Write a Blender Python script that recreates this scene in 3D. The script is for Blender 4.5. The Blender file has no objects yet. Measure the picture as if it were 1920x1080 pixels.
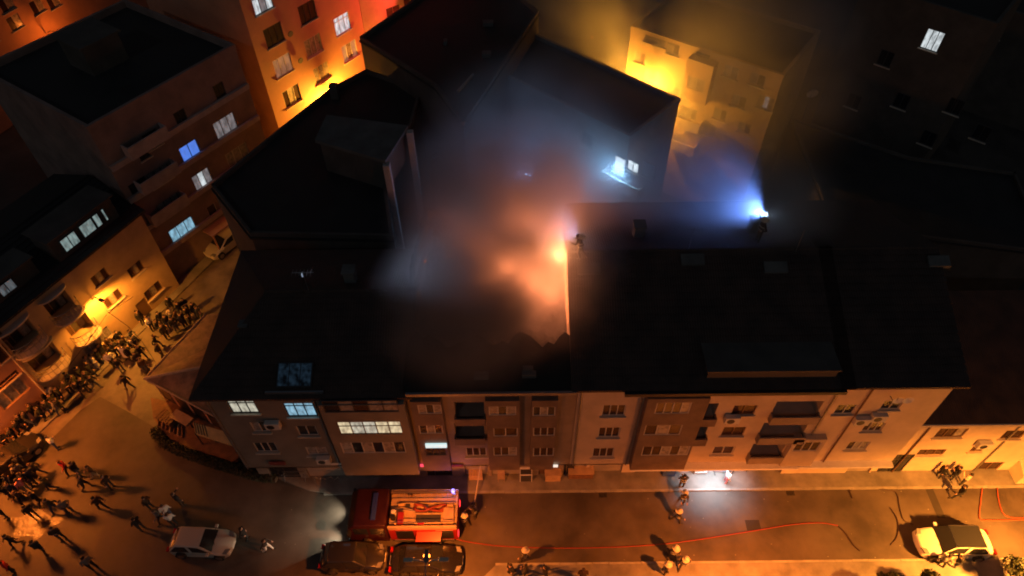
import bpy, bmesh, math, random
from mathutils import Vector, Matrix
import numpy as np

rnd = random.Random(7)
S = bpy.context.scene
COL = S.collection
RAD = math.radians

# ---------------------------------------------------------------- camera, sky, sun, exposure
FPX, CAM_H = 1300.0, 43.0
TILT, ROLL = math.atan(1150 / FPX), RAD(-0.6)
CAM_M = Matrix.Rotation(TILT, 3, 'X') @ Matrix.Rotation(ROLL, 3, 'Z')
CAM_P = Vector((0, 0, CAM_H))
cam = bpy.data.cameras.new('camera'); cam.sensor_width = 36; cam.lens = FPX / 1920 * 36; cam.clip_end = 2000
camo = bpy.data.objects.new('camera', cam); COL.objects.link(camo)
camo.matrix_world = Matrix.Translation(CAM_P) @ CAM_M.to_4x4()
S.camera = camo

SUN_EL, SUN_AZ = RAD(38), RAD(150)
w = bpy.data.worlds.new('World'); S.world = w; w.use_nodes = True
nt = w.node_tree; bgn = nt.nodes['Background']
sky = nt.nodes.new('ShaderNodeTexSky'); sky.sky_type = 'NISHITA'; sky.sun_disc = False
sky.sun_elevation = RAD(-1.7); sky.sun_rotation = SUN_AZ
nt.links.new(sky.outputs[0], bgn.inputs[0]); bgn.inputs[1].default_value = 0.15
sl = bpy.data.lights.new('moon', 'SUN'); sl.energy = 0.05; sl.angle = RAD(0.5); sl.color = (0.8, 0.88, 1.0)
so = bpy.data.objects.new('moon', sl); COL.objects.link(so)
so.rotation_euler = (RAD(52), 0, RAD(-30))
S.view_settings.view_transform = 'Standard'; S.view_settings.look = 'None'
S.view_settings.exposure = 0; S.view_settings.gamma = 1; S.view_settings.use_curve_mapping = False
S.cycles.use_denoising = True
S.cycles.max_bounces = 5; S.cycles.diffuse_bounces = 2; S.cycles.glossy_bounces = 2; S.cycles.transmission_bounces = 2
S.cycles.volume_bounces = 0; S.cycles.use_light_tree = True
S.cycles.sample_clamp_indirect = 3.0
S.cycles.volume_max_steps = 256
S.cycles.filter_width = 1.9


def ray(u, v):
    return CAM_M @ Vector(((u - 960) / FPX, -(v - 540) / FPX, -1))


def at(u, v, z=0.0):
    d = ray(u, v); return CAM_P + d * ((z - CAM_H) / d.z)


# ---------------------------------------------------------------- materials
MATS = {}


def mat(name, col, rough=0.8, metal=0.0, var=0.0, vscale=3.0, bump=0.0, bscale=20.0, emit=None, estr=0.0, spec=0.5, wave=None, col2=None, coat=0.0):
    if name in MATS: return MATS[name]
    m = bpy.data.materials.new(name); m.use_nodes = True; MATS[name] = m
    n = m.node_tree.nodes; L = m.node_tree.links; b = n['Principled BSDF']
    b.inputs['Base Color'].default_value = (*col, 1); b.inputs['Roughness'].default_value = rough
    b.inputs['Metallic'].default_value = metal; b.inputs['Specular IOR Level'].default_value = spec
    if coat: b.inputs['Coat Weight'].default_value = coat; b.inputs['Coat Roughness'].default_value = 0.05
    tc = n.new('ShaderNodeTexCoord'); geo = n.new('ShaderNodeNewGeometry')
    if var > 0:
        nz = n.new('ShaderNodeTexNoise'); nz.inputs['Scale'].default_value = 1.0 / vscale; nz.inputs['Detail'].default_value = 8; nz.inputs['Roughness'].default_value = 0.62
        L.new(geo.outputs['Position'], nz.inputs['Vector'])
        mx = n.new('ShaderNodeMix'); mx.data_type = 'RGBA'
        c2 = col2 or tuple(c * (1 - var) for c in col); c1 = col if col2 else tuple(min(1, c * (1 + var)) for c in col)
        mx.inputs['A'].default_value = (*c2, 1); mx.inputs['B'].default_value = (*c1, 1)
        mr = n.new('ShaderNodeMapRange'); mr.inputs[1].default_value = 0.35; mr.inputs[2].default_value = 0.65
        L.new(nz.outputs['Fac'], mr.inputs[0]); L.new(mr.outputs[0], mx.inputs['Factor']); L.new(mx.outputs['Result'], b.inputs['Base Color'])
        rr = n.new('ShaderNodeMapRange'); rr.inputs[1].default_value = 0.3; rr.inputs[2].default_value = 0.7
        rr.inputs[3].default_value = max(0.05, rough - 0.15); rr.inputs[4].default_value = min(1, rough + 0.12)
        L.new(nz.outputs['Fac'], rr.inputs[0]); L.new(rr.outputs[0], b.inputs['Roughness'])
    if bump > 0:
        bp = n.new('ShaderNodeBump'); bp.inputs['Strength'].default_value = min(1.0, bump); bp.inputs['Distance'].default_value = 0.03
        if wave:
            tx = n.new('ShaderNodeTexWave'); tx.inputs['Scale'].default_value = wave; tx.bands_direction = 'X'; tx.inputs['Distortion'].default_value = 0.4
            L.new(tc.outputs['Object'], tx.inputs['Vector'])
        else:
            tx = n.new('ShaderNodeTexNoise'); tx.inputs['Scale'].default_value = bscale; tx.inputs['Detail'].default_value = 5
            L.new(geo.outputs['Position'], tx.inputs['Vector'])
        L.new(tx.outputs['Fac'], bp.inputs['Height']); L.new(bp.outputs[0], b.inputs['Normal'])
    if emit:
        b.inputs['Emission Color'].default_value = (*emit, 1); b.inputs['Emission Strength'].default_value = estr
    return m


def lit(name, col, strength, folds=5.0, contrast=0.6):
    """a pane with a lit room behind thin curtains"""
    if name in MATS: return MATS[name]
    m = mat(name, (0.25, 0.25, 0.25), 0.25)
    n = m.node_tree.nodes; L = m.node_tree.links; b = n['Principled BSDF']
    b.inputs['Emission Color'].default_value = (*col, 1)
    geo = n.new('ShaderNodeNewGeometry'); wv = n.new('ShaderNodeTexNoise'); wv.inputs['Scale'].default_value = folds; wv.inputs['Detail'].default_value = 3
    mp = n.new('ShaderNodeMapping'); mp.inputs['Scale'].default_value = (1.0, 1.0, 0.35)
    L.new(geo.outputs['Position'], mp.inputs['Vector']); L.new(mp.outputs[0], wv.inputs['Vector'])
    mr = n.new('ShaderNodeMapRange'); mr.inputs[1].default_value = 0.35; mr.inputs[2].default_value = 0.65
    mr.inputs[3].default_value = strength * (1 - contrast); mr.inputs[4].default_value = strength
    L.new(wv.outputs['Fac'], mr.inputs[0]); L.new(mr.outputs[0], b.inputs['Emission Strength'])
    return m


ASPHALT = mat('asphalt', (0.085, 0.068, 0.056), 0.62, var=0.35, vscale=2.6, bump=0.35, bscale=35)
PAVE = mat('pavement_concrete', (0.20, 0.185, 0.165), 0.75, var=0.3, vscale=1.3, bump=0.3, bscale=14)
PLAZA = mat('plaza_setts', (0.15, 0.125, 0.10), 0.6, var=0.35, vscale=1.5, bump=0.5, bscale=18)
WETSETT = mat('wet_setts', (0.045, 0.036, 0.03), 0.38, var=0.5, vscale=0.35, bump=1.0, bscale=5)
KERB = mat('kerb_stone', (0.30, 0.28, 0.25), 0.7, var=0.2, vscale=0.8)
GROUND = mat('bare_ground', (0.06, 0.052, 0.045), 0.9, var=0.4, vscale=4, bump=0.4, bscale=6)
ROOFT = mat('dark_roof_tiles', (0.060, 0.036, 0.028), 0.75, var=0.35, vscale=1.2, bump=0.6, wave=2.2)
ROOFF = mat('bitumen_roof', (0.026, 0.025, 0.024), 0.8, var=0.35, vscale=2.0, bump=0.3, bscale=8)
ROOFG = mat('grey_screed_roof', (0.085, 0.083, 0.08), 0.85, var=0.3, vscale=1.6)
ANNEXT = mat('annex_roof_tiles', (0.34, 0.21, 0.13), 0.75, var=0.35, vscale=0.5, bump=0.9, wave=3.2)
RIDGE = mat('ridge_tiles', (0.58, 0.40, 0.26), 0.7, var=0.2, vscale=0.3)
CHAR = mat('charred_timber', (0.014, 0.012, 0.011), 0.85, var=0.5, vscale=0.4, bump=0.8, bscale=18)
ASH = mat('ash_debris', (0.05, 0.046, 0.043), 0.95, var=0.6, vscale=0.5, bump=1.0, bscale=9)
W_GREYB = mat('wall_grey_beige', (0.20, 0.175, 0.145), 0.85, var=0.18, vscale=1.6, bump=0.15)
W_TAUPE = mat('wall_taupe', (0.27, 0.215, 0.165), 0.85, var=0.2, vscale=1.4, bump=0.15)
W_PALE = mat('wall_pale_cream', (0.50, 0.41, 0.31), 0.85, var=0.14, vscale=1.7, bump=0.12)
W_CREAM = mat('wall_cream', (0.62, 0.50, 0.36), 0.85, var=0.12, vscale=1.6, bump=0.12)
W_BRICK = mat('wall_red_brown', (0.17, 0.122, 0.092), 0.85, var=0.25, vscale=0.9, bump=0.2)
W_ROSE = mat('wall_rose', (0.42, 0.24, 0.18), 0.85, var=0.16, vscale=1.6, bump=0.12)
W_OCHRE = mat('wall_ochre', (0.52, 0.38, 0.22), 0.85, var=0.15, vscale=1.6, bump=0.15)
W_SALMON = mat('wall_salmon', (0.50, 0.27, 0.17), 0.85, var=0.12, vscale=1.8, bump=0.12)
W_GREY = mat('wall_grey_render', (0.11, 0.11, 0.105), 0.9, var=0.25, vscale=1.3, bump=0.2)
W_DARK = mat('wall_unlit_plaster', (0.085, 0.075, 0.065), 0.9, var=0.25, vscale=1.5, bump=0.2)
FRAME = mat('window_frame_white', (0.55, 0.53, 0.49), 0.5)
FRAMEB = mat('window_frame_brown', (0.16, 0.09, 0.05), 0.5)
FRAMED = mat('window_frame_dark', (0.045, 0.045, 0.05), 0.45)
STONE = mat('pale_stone_trim', (0.55, 0.48, 0.39), 0.75, var=0.12, vscale=0.7)
WHITEP = mat('white_fascia', (0.75, 0.72, 0.67), 0.6, var=0.1, vscale=0.8)
GLASS = mat('dark_glass', (0.022, 0.024, 0.028), 0.12, spec=0.6)
GLASSB = mat('brown_dark_glass', (0.05, 0.026, 0.016), 0.18, spec=0.5)
CURT = mat('unlit_curtained_glass', (0.30, 0.27, 0.24), 0.3, var=0.25, vscale=0.3)
L_WARM = lit('lit_warm_room', (1.0, 0.84, 0.52), 0.85)
L_CREAM = lit('lit_cream_room', (0.95, 0.92, 0.72), 0.62)
L_BLUE = lit('lit_pale_blue_room', (0.36, 0.72, 0.95), 0.72)
L_DEEP = lit('lit_deep_blue_room', (0.10, 0.26, 0.95), 0.85, contrast=0.2)
L_WHITE = lit('lit_white_room', (0.82, 0.90, 0.94), 0.85)
L_DIM = lit('lit_dim_grey_room', (0.80, 0.74, 0.78), 0.24)
L_TEAL = lit('lit_dim_teal_room', (0.52, 0.72, 0.70), 0.42)
L_GLOW = lit('lit_bright_white_room', (0.80, 0.93, 1.0), 5.0, contrast=0.15)
L_ORNG = lit('lit_orange_room', (1.0, 0.42, 0.22), 0.30)
L_FAINT = lit('lit_faint_blue_room', (0.30, 0.48, 0.62), 0.10, contrast=0.9)
L_YEL = lit('emissive_yellow_pane', (1.0, 0.72, 0.12), 1.3)  # pane that emits yellow, used once on the ochre block
METAL = mat('grey_metal', (0.30, 0.30, 0.31), 0.45, 0.8)
DMETAL = mat('dark_metal', (0.05, 0.05, 0.052), 0.5, 0.6)
BLACK = mat('black_plastic', (0.015, 0.015, 0.016), 0.5)
RUBBER = mat('tyre_rubber', (0.018, 0.018, 0.018), 0.85)
CHROME = mat('alloy_metal', (0.5, 0.5, 0.5), 0.3, 1.0)
WOOD = mat('brown_wood', (0.20, 0.10, 0.05), 0.7, var=0.3, vscale=0.3)
TANW = mat('tan_board', (0.52, 0.34, 0.18), 0.7, var=0.2, vscale=0.5)
CANVAS = mat('yellow_canvas', (0.62, 0.42, 0.17), 0.8, var=0.12, vscale=0.4)
CLOTHW = mat('white_cloth', (0.7, 0.69, 0.66), 0.8)
SHUT = mat('roller_shutter', (0.33, 0.29, 0.25), 0.5, 0.3, var=0.15, vscale=0.8)
HEDGE = mat('dark_hedge_leaves', (0.035, 0.045, 0.022), 0.7, var=0.5, vscale=0.4)
LEAF = mat('tree_leaves', (0.022, 0.03, 0.013), 0.6, var=0.5, vscale=0.5)
BARK = mat('tree_bark', (0.09, 0.065, 0.045), 0.9, var=0.3, vscale=0.3)
REDP = mat('fire_engine_red', (0.30, 0.014, 0.011), 0.35, coat=0.4)
RED_SHADE = mat('cab_red_shade', (0.032, 0.003, 0.004), 0.5, var=0.2, vscale=0.6)  # engine red darkened for the cab, its shade put into the colour
CREAMP = mat('cream_deck_paint', (0.42, 0.30, 0.19), 0.55, var=0.2, vscale=0.4)
HOSER = mat('red_hose', (0.26, 0.04, 0.025), 0.7)
HOSED = mat('dark_hose', (0.06, 0.035, 0.025), 0.7)
HOSEO = mat('orange_hose', (0.34, 0.07, 0.025), 0.7)
SKIN = mat('skin', (0.46, 0.29, 0.21), 0.6)
HAIRD = mat('dark_hair', (0.02, 0.014, 0.011), 0.6)
HAIRB = mat('brown_hair', (0.07, 0.04, 0.025), 0.6)
SHOE = mat('shoe_leather', (0.03, 0.025, 0.022), 0.6)
CL = {k: mat('cloth_' + k, c, 0.9) for k, c in dict(
    black=(0.016, 0.016, 0.018), charcoal=(0.035, 0.034, 0.036), navy=(0.02, 0.028, 0.06), brown=(0.07, 0.04, 0.025), olive=(0.06, 0.06, 0.035),
    grey=(0.16, 0.16, 0.16), white=(0.72, 0.70, 0.66), cream=(0.6, 0.52, 0.40), red=(0.50, 0.03, 0.03), pink=(0.55, 0.22, 0.24), denim=(0.06, 0.085, 0.15), tan=(0.36, 0.25, 0.15)).items()}
TURNOUT = mat('turnout_cloth', (0.05, 0.04, 0.03), 0.9)
REFLECT = mat('reflective_tape', (0.8, 0.82, 0.75), 0.4)
HELM = mat('pale_helmet', (0.62, 0.57, 0.45), 0.4)


# ---------------------------------------------------------------- mesh helpers
class MB:
    def __init__(s): s.v, s.f, s.m = [], [], []

    def quad(s, a, b, c, d, m=0):
        i = len(s.v); s.v += [tuple(a), tuple(b), tuple(c), tuple(d)]; s.f.append((i, i + 1, i + 2, i + 3)); s.m.append(m); return s

    def poly(s, pts, m=0):
        i = len(s.v); s.v += [tuple(p) for p in pts]; s.f.append(tuple(range(i, i + len(pts)))); s.m.append(m); return s

    def box(s, x0, x1, y0, y1, z0, z1, m=0):
        i = len(s.v)
        s.v += [(x, y, z) for z in (z0, z1) for (x, y) in ((x0, y0), (x1, y0), (x1, y1), (x0, y1))]
        for f in ((3, 2, 1, 0), (4, 5, 6, 7), (0, 1, 5, 4), (1, 2, 6, 5), (2, 3, 7, 6), (3, 0, 4, 7)): s.f.append(tuple(i + k for k in f)); s.m.append(m)
        return s

    def prism(s, pts, z0, z1, m=0, mtop=None):
        n = len(pts); i = len(s.v)
        z0s = z0 if hasattr(z0, '__len__') else [z0] * n; z1s = z1 if hasattr(z1, '__len__') else [z1] * n
        s.v += [(p[0], p[1], z) for p, z in zip(pts, z0s)] + [(p[0], p[1], z) for p, z in zip(pts, z1s)]
        s.f.append(tuple(i + k for k in range(n))[::-1]); s.m.append(m); s.f.append(tuple(i + n + k for k in range(n))); s.m.append(m if mtop is None else mtop)
        for k in range(n): s.f.append((i + k, i + (k + 1) % n, i + n + (k + 1) % n, i + n + k)); s.m.append(m)
        return s

    def tube(s, pts, r, k=6, m=0, r1=None, cap=True):
        pts = [Vector(p) for p in pts]; n = len(pts); i = len(s.v)
        for j, p in enumerate(pts):
            t = (pts[min(j + 1, n - 1)] - pts[max(j - 1, 0)]).normalized()
            a = Vector((0, 0, 1)) if abs(t.z) < 0.9 else Vector((1, 0, 0))
            e1 = t.cross(a).normalized(); e2 = t.cross(e1)
            rr = r if r1 is None else r + (r1 - r) * j / max(1, n - 1)
            for q in range(k):
                an = 2 * math.pi * q / k; s.v.append(tuple(p + (e1 * math.cos(an) + e2 * math.sin(an)) * rr))
        for j in range(n - 1):
            for q in range(k): s.f.append((i + j * k + q, i + j * k + (q + 1) % k, i + (j + 1) * k + (q + 1) % k, i + (j + 1) * k + q)); s.m.append(m)
        if cap: s.f.append(tuple(i + q for q in range(k))[::-1]); s.m.append(m); s.f.append(tuple(i + (n - 1) * k + q for q in range(k))); s.m.append(m)
        return s

    def disc(s, c, r, axis, th, k=16, m=0):
        c = Vector(c); a = Vector(axis).normalized(); return s.tube([c - a * th / 2, c + a * th / 2], r, k, m)

    def mesh(s, name, mats):
        me = bpy.data.meshes.new(name); me.from_pydata(s.v, [], s.f)
        for m in (mats if isinstance(mats, (list, tuple)) else [mats]): me.materials.append(m)
        me.polygons.foreach_set('material_index', s.m); me.update(); return me

    def build(s, name, mats, parent=None, smooth=False, bevel=0.0, seg=2, recalc=False):
        me = s.mesh(name, mats)
        if bevel or recalc:
            b = bmesh.new(); b.from_mesh(me); bmesh.ops.remove_doubles(b, verts=b.verts, dist=1e-5); bmesh.ops.recalc_face_normals(b, faces=b.faces)
            if bevel: bmesh.ops.bevel(b, geom=list(b.edges), offset=bevel, segments=seg, affect='EDGES', clamp_overlap=True, profile=0.6)
            b.to_mesh(me); b.free()
        if smooth: me.polygons.foreach_set('use_smooth', [True] * len(me.polygons))
        return link(name, me, parent)


def link(name, me, parent=None, loc=None, rz=None):
    o = bpy.data.objects.new(name, me); COL.objects.link(o)
    if parent is not None: o.parent = parent
    if loc is not None: o.location = loc
    if rz is not None: o.rotation_euler = (0, 0, rz)
    return o


def tag(o, label=None, cat=None, group=None, kind=None):
    for k, v in (('label', label), ('category', cat), ('group', group), ('kind', kind)):
        if v: o[k] = v
    return o


def empty(name, loc, rz=0.0):
    o = bpy.data.objects.new(name, None); COL.objects.link(o); o.location = loc; o.rotation_euler = (0, 0, rz); o.empty_display_size = 0.3
    return o


def copy_tree(o, parent=None):
    c = o.copy(); COL.objects.link(c); c.parent = parent
    for ch in list(o.children): copy_tree(ch, c)
    return c


def lamp(kind, name, loc, energy, col, size=0.1, direction=None, angle=None, blend=0.5, parent=None):
    l = bpy.data.lights.new(name, kind); l.energy = energy; l.color = col
    if kind == 'AREA':
        l.size = size
        if angle: l.spread = angle
    else: l.shadow_soft_size = size
    if kind == 'SPOT': l.spot_size = angle; l.spot_blend = blend
    o = bpy.data.objects.new(name, l); COL.objects.link(o); o.location = loc
    if direction is not None: o.rotation_euler = Vector(direction).to_track_quat('-Z', 'Y').to_euler()
    if parent is not None: o.parent = parent; o.matrix_parent_inverse = Matrix.Translation(parent.location).inverted() if parent.rotation_euler.z == 0 else parent.matrix_basis.inverted()
    return o


SOD = (1.0, 0.215, 0.022)
SODY = (1.0, 0.39, 0.035)

# ---------------------------------------------------------------- ground, roads, pavements
m = MB(); m.quad((-500, -200, -0.012), (500, -200, -0.012), (500, 700, -0.012), (-500, 700, -0.012)); tag(m.build('ground', GROUND), kind='structure')
m = MB(); m.poly([(-70, 5, 0), (70, 5, 0), (70, 20.2, 0), (-13, 20.2, 0), (-17.5, 21.5, 0), (-21, 24.4, 0), (-24, 30, 0), (-70, 30, 0)]); tag(m.build('road', ASPHALT), kind='structure')
pq = [at(298, 806), at(240, 772), at(188, 744), at(150, 770), at(90, 830)]
m = MB(); m.poly([(p.x, p.y, .004) for p in pq] + [(-36.5, 24, .004), (-21.2, 55, .004), (-10, 76, .004), (4, 70, .004), (-9, 53, .004), (-18.5, 37, .004), (-20.5, 24.4, .004)][0:]); tag(m.build('side_street', PLAZA), kind='structure')
m = MB(); wc = at(60, 985); m.prism([(wc.x + 1.5 * math.cos(a) * (1 + .3 * math.sin(3 * a) + .15 * math.sin(7 * a)), wc.y + .9 * math.sin(a) * (1 + .25 * math.sin(5 * a))) for a in [k * math.pi / 12 for k in range(24)]], 0.002, 0.010); tag(m.build('wet_paving', WETSETT), kind='structure')
m = MB(); m.prism([(-13.5, 20.35), (-12.5, 20.2), (36, 20.2), (36, 22.6), (-16.6, 22.6), (-16.6, 21.6)], -0.1, 0.12); pv = tag(m.build('pavement', PAVE), kind='structure')
KST = MB().box(-.485, .485, -.067, .067, -.1, .13).mesh('kerb_stone', KERB)
for k in range(49): o = link('kerb_stone', KST, pv, (-12 + k * .99, 20.127 + rnd.uniform(-.008, .008), rnd.uniform(-.012, .006)))
m = MB(); m.prism([(-2.2, 5), (60, 5), (60, 15.35), (-1.2, 15.35), (-2.2, 14.4)], -0.1, 0.12); pv2 = tag(m.build('pavement', PAVE), kind='structure')
for k in range(42): o = link('kerb_stone', KST, pv2, (-.7 + k * .99, 15.425 + rnd.uniform(-.008, .008), rnd.uniform(-.012, .006)))
# raised strip in front of the row along the side street
m = MB(); m.prism([(-39.5, 15), (-36.6, 20.9), (-26.0, 43.0), (-25.2, 42.4), (-35.2, 20.6), (-38.4, 14.6)], -0.1, 0.11); tag(m.build('pavement', PAVE), kind='structure')
# tarmac patches
for (u, v, a, b_) in ((1412, 985, 0.9, 0.7), (1750, 935, 0.5, 2.6)):
    p = at(u, v); m = MB(); m.box(p.x - a / 2, p.x + a / 2, p.y - b_ / 2, p.y + b_ / 2, 0.001, 0.005)
    tag(m.build('road_patch', mat('dark_tarmac_patch', (0.035, 0.03, 0.028), 0.7, var=0.2, vscale=0.4)), kind='structure')
for k, (u, v) in enumerate(((1130, 923), (1480, 918))):
    p = at(u, v); g_ = empty('drain_grate', (p.x, 19.85, 0)); tag(g_, ['iron drain grate by the kerb below the pale counter', 'iron drain grate by the kerb right of the bright shop'][k], 'drain grate')
    for q in range(6): m = MB(); m.box(-.25 + q * .09, -.2 + q * .09, -.16, .16, .001, .018); m.build('bar', DMETAL, g_)
lr = random.Random(3); m = MB()
for _ in range(60):
    x_, y_ = lr.uniform(-24, 32), lr.uniform(15.6, 20); a_ = lr.uniform(0, 3); q = .02 + .035 * lr.random()
    m.quad((x_ + q * math.cos(a_), y_ + q * math.sin(a_), .012), (x_ - q * math.sin(a_), y_ + q * math.cos(a_), .014), (x_ - q * math.cos(a_), y_ - q * math.sin(a_), .012), (x_ + q * math.sin(a_), y_ - q * math.cos(a_), .02))
tag(m.build('litter', mat('paper_litter', (.22, .2, .17), .9)), 'scraps of pale litter scattered over the road', 'litter', kind='stuff')
p = at(602, 985); m = MB(); m.disc((p.x, p.y, 0.006), 0.34, (0, 0, 1), 0.012, 24); mh = m.build('manhole_cover', mat('cast_iron', (0.09, 0.085, 0.075), 0.5, 0.4))
m = MB()
for k in range(-3, 4): m.box(p.x - 0.24, p.x + 0.24, p.y + k * 0.07 - 0.012, p.y + k * 0.07 + 0.012, 0.0125, 0.017)
m.build('raised_ribs', MATS['cast_iron'], mh); tag(mh, 'round iron manhole cover in the headlight beam of the fire engine', 'manhole cover')


# ---------------------------------------------------------------- building kit
class B:
    """a building: local x along its front (left to right seen from outside), -y is outside, z up"""

    def __init__(s, name, label, O, ang, W, D, H, wall, group=None, cat='building'):
        s.O, s.a, s.W, s.D, s.H, s.wall = Vector((O[0], O[1], 0)), ang, W, D, H, wall
        s.d = Vector((math.cos(ang), math.sin(ang), 0)); s.n = Vector((math.sin(ang), -math.cos(ang), 0))
        s.root = empty(name, s.O, ang); tag(s.root, label, cat, group); s.open = []; s.win = []

    def on(s, u, v, off=0.0):
        d = ray(u, v); P0 = s.O + s.n * off; t = (P0 - CAM_P).dot(s.n) / d.dot(s.n); P = CAM_P + d * t
        return (P - s.O).dot(s.d), P.z

    def loc(s, P):
        q = Vector(P) - s.O; return Vector((q.dot(s.d), -q.dot(s.n), q.z))

    def opening(s, s0, s1, z0, z1, depth=0.22): s.open.append((s0, s1, z0, z1, depth))

    def finish(s, z0=0.0, sides=True, extra=None):
        m = MB(); wall_cells(m, 0, s.W, z0, s.H, s.open, 0.0)
        if sides:
            m.quad((0, s.D, z0), (0, 0, z0), (0, 0, s.H), (0, s.D, s.H)); m.quad((s.W, 0, z0), (s.W, s.D, z0), (s.W, s.D, s.H), (s.W, 0, s.H))
            m.quad((s.W, s.D, z0), (0, s.D, z0), (0, s.D, s.H), (s.W, s.D, s.H))
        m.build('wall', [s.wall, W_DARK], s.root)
        for a in s.win: make_window(s.root, *a[0], **a[1])

    def window(s, sc, zc, w_, h_, cols=2, panes=None, frame=None, transom=0.0, y=0.0, sill=True, depth=0.16, hole=True):
        if hole: s.open.append((sc - w_ / 2, sc + w_ / 2, zc - h_ / 2, zc + h_ / 2, depth))
        s.win.append(((sc, zc, w_, h_, cols), dict(panes=panes or [GLASS], frame=frame or FRAME, transom=transom, y=y, sill=sill, depth=depth)))

    def wpx(s, u, v, w_, h_, cols=2, off=0.0, **k):
        sc, zc = s.on(u, v, off); s.window(sc, zc, w_, h_, cols, y=-off, **k)


def wall_cells(m, s0, s1, z0, z1, ops, y):
    ops = [(max(a, s0 + .02), min(b, s1 - .02), max(c, z0 + .0), min(d, z1 - .02), e) for a, b, c, d, e in ops]
    ops = [o for o in ops if o[1] > o[0] and o[3] > o[2]]
    xs = sorted({s0, s1, *[o[0] for o in ops], *[o[1] for o in ops]}); zs = sorted({z0, z1, *[o[2] for o in ops], *[o[3] for o in ops]})
    for j in range(len(zs) - 1):
        zc = (zs[j] + zs[j + 1]) / 2; run = None
        for i in range(len(xs) - 1):
            xc = (xs[i] + xs[i + 1]) / 2
            hole = any(o[0] < xc < o[1] and o[2] < zc < o[3] for o in ops)
            if not hole and run is None: run = xs[i]
            if run is not None and (hole or i == len(xs) - 2):
                e = xs[i] if hole else xs[i + 1]; m.quad((run, y, zs[j]), (e, y, zs[j]), (e, y, zs[j + 1]), (run, y, zs[j + 1])); run = None
    for a, b, c, d, e in ops:
        m.quad((a, y, c), (a, y + e, c), (a, y + e, d), (a, y, d)); m.quad((b, y + e, c), (b, y, c), (b, y, d), (b, y + e, d))
        m.quad((a, y, d), (a, y + e, d), (b, y + e, d), (b, y, d)); m.quad((a, y + e, c), (a, y, c), (b, y, c), (b, y + e, c))
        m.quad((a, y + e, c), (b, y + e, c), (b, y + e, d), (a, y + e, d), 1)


PANE = {}


def make_window(root, sc, zc, w_, h_, cols, panes, frame, transom, y, sill, depth):
    t = 0.055; m = MB(); yi = y + depth - 0.11; yo = y + depth - 0.03
    a, b, c, d = sc - w_ / 2 + .003, sc + w_ / 2 - .003, zc - h_ / 2 + .003, zc + h_ / 2 - .003
    m.box(a, b, yi, yo, c, c + t); m.box(a, b, yi, yo, d - t, d); m.box(a, a + t, yi, yo, c + t, d - t); m.box(b - t, b, yi, yo, c + t, d - t)
    cw = (b - a - t) / cols
    for k in range(1, cols): x = a + t / 2 + cw * k; m.box(x - t / 2, x + t / 2, yi, yo, c + t, d - t)
    zt = d - t - transom * h_
    if transom: 
        for k in range(cols): m.box(a + t / 2 + cw * k + t / 2, a + t / 2 + cw * (k + 1) - t / 2, yi + .004, yo - .004, zt - t, zt)
    win = m.build('window', frame, root)
    q = 0
    for k in range(cols):
        x0 = a + t / 2 + cw * k + t / 2; x1 = x0 + cw - t
        spans = [(c + t, zt - t), (zt, d - t)] if transom else [(c + t, d - t)]
        for (p0, p1) in spans:
            mt = panes[q % len(panes)] if isinstance(panes, list) else panes
            q += 1 if not transom else 0
            key = (round(x1 - x0, 3), round(p1 - p0, 3), mt.name)
            if key not in PANE:
                pm = MB(); pm.box(-key[0] / 2, key[0] / 2, -0.008, 0.008, -key[1] / 2, key[1] / 2); PANE[key] = pm.mesh('pane', mt)
            link('pane', PANE[key], win, ((x0 + x1) / 2, yi + 0.045, (p0 + p1) / 2))
        if transom: q += 1
    if sill:
        sm = MB(); sm.box(sc - w_ / 2 - 0.1, sc + w_ / 2 + 0.1, y - 0.12, y - 0.003, zc - h_ / 2 - 0.09, zc - h_ / 2 - 0.004); sm.build('sill', STONE, win)


def gable(b, z, rise, ov=0.35, ridge=0.5, mt=None, hip0=0.0, hip1=0.0, x0=0.0, x1=None, th=0.14):
    """roof with its ridge along local x; hip0/hip1 pull the ridge in from the ends"""
    x1 = b.W if x1 is None else x1; a, c = x0 - (ov if x0 == 0 else 0), x1 + (ov if x1 == b.W else 0); y0, y1 = -ov, b.D + ov; yr = b.D * ridge
    m = MB()
    e = [(a, y0, z), (c, y0, z), (c, y1, z), (a, y1, z)]; r = [(a + hip0, yr, z + rise), (c - hip1, yr, z + rise)]
    for A_, B_, C_, D_ in ((e[0], e[1], r[1], r[0]), (e[2], e[3], r[0], r[1])):
        A_, B_, C_, D_ = Vector(A_), Vector(B_), Vector(C_), Vector(D_); nn = (B_ - A_).cross(D_ - A_).normalized(); nc = max(6, int((D_ - A_).length / .42))
        for k in range(nc):
            l0, l1, h0, h1 = A_.lerp(D_, k / nc), B_.lerp(C_, k / nc), A_.lerp(D_, (k + 1) / nc), B_.lerp(C_, (k + 1) / nc)
            m.quad(l0 + nn * .05, l1 + nn * .05, h1, h0); m.quad(l0, l1, l1 + nn * .05, l0 + nn * .05)
    m.poly([e[3], e[0], r[0]], 0 if hip0 else 1); m.poly([e[1], e[2], r[1]], 0 if hip1 else 1)
    m.prism([p[:2] for p in e], z - th, z - 0.003)
    o = m.build('roof', [mt or ROOFT, b.wall], b.root)
    rm = MB(); rm.tube([r[0], r[1]], 0.11, 6); rm.build('ridge_cap', mt or ROOFT, o)
    return o


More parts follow.
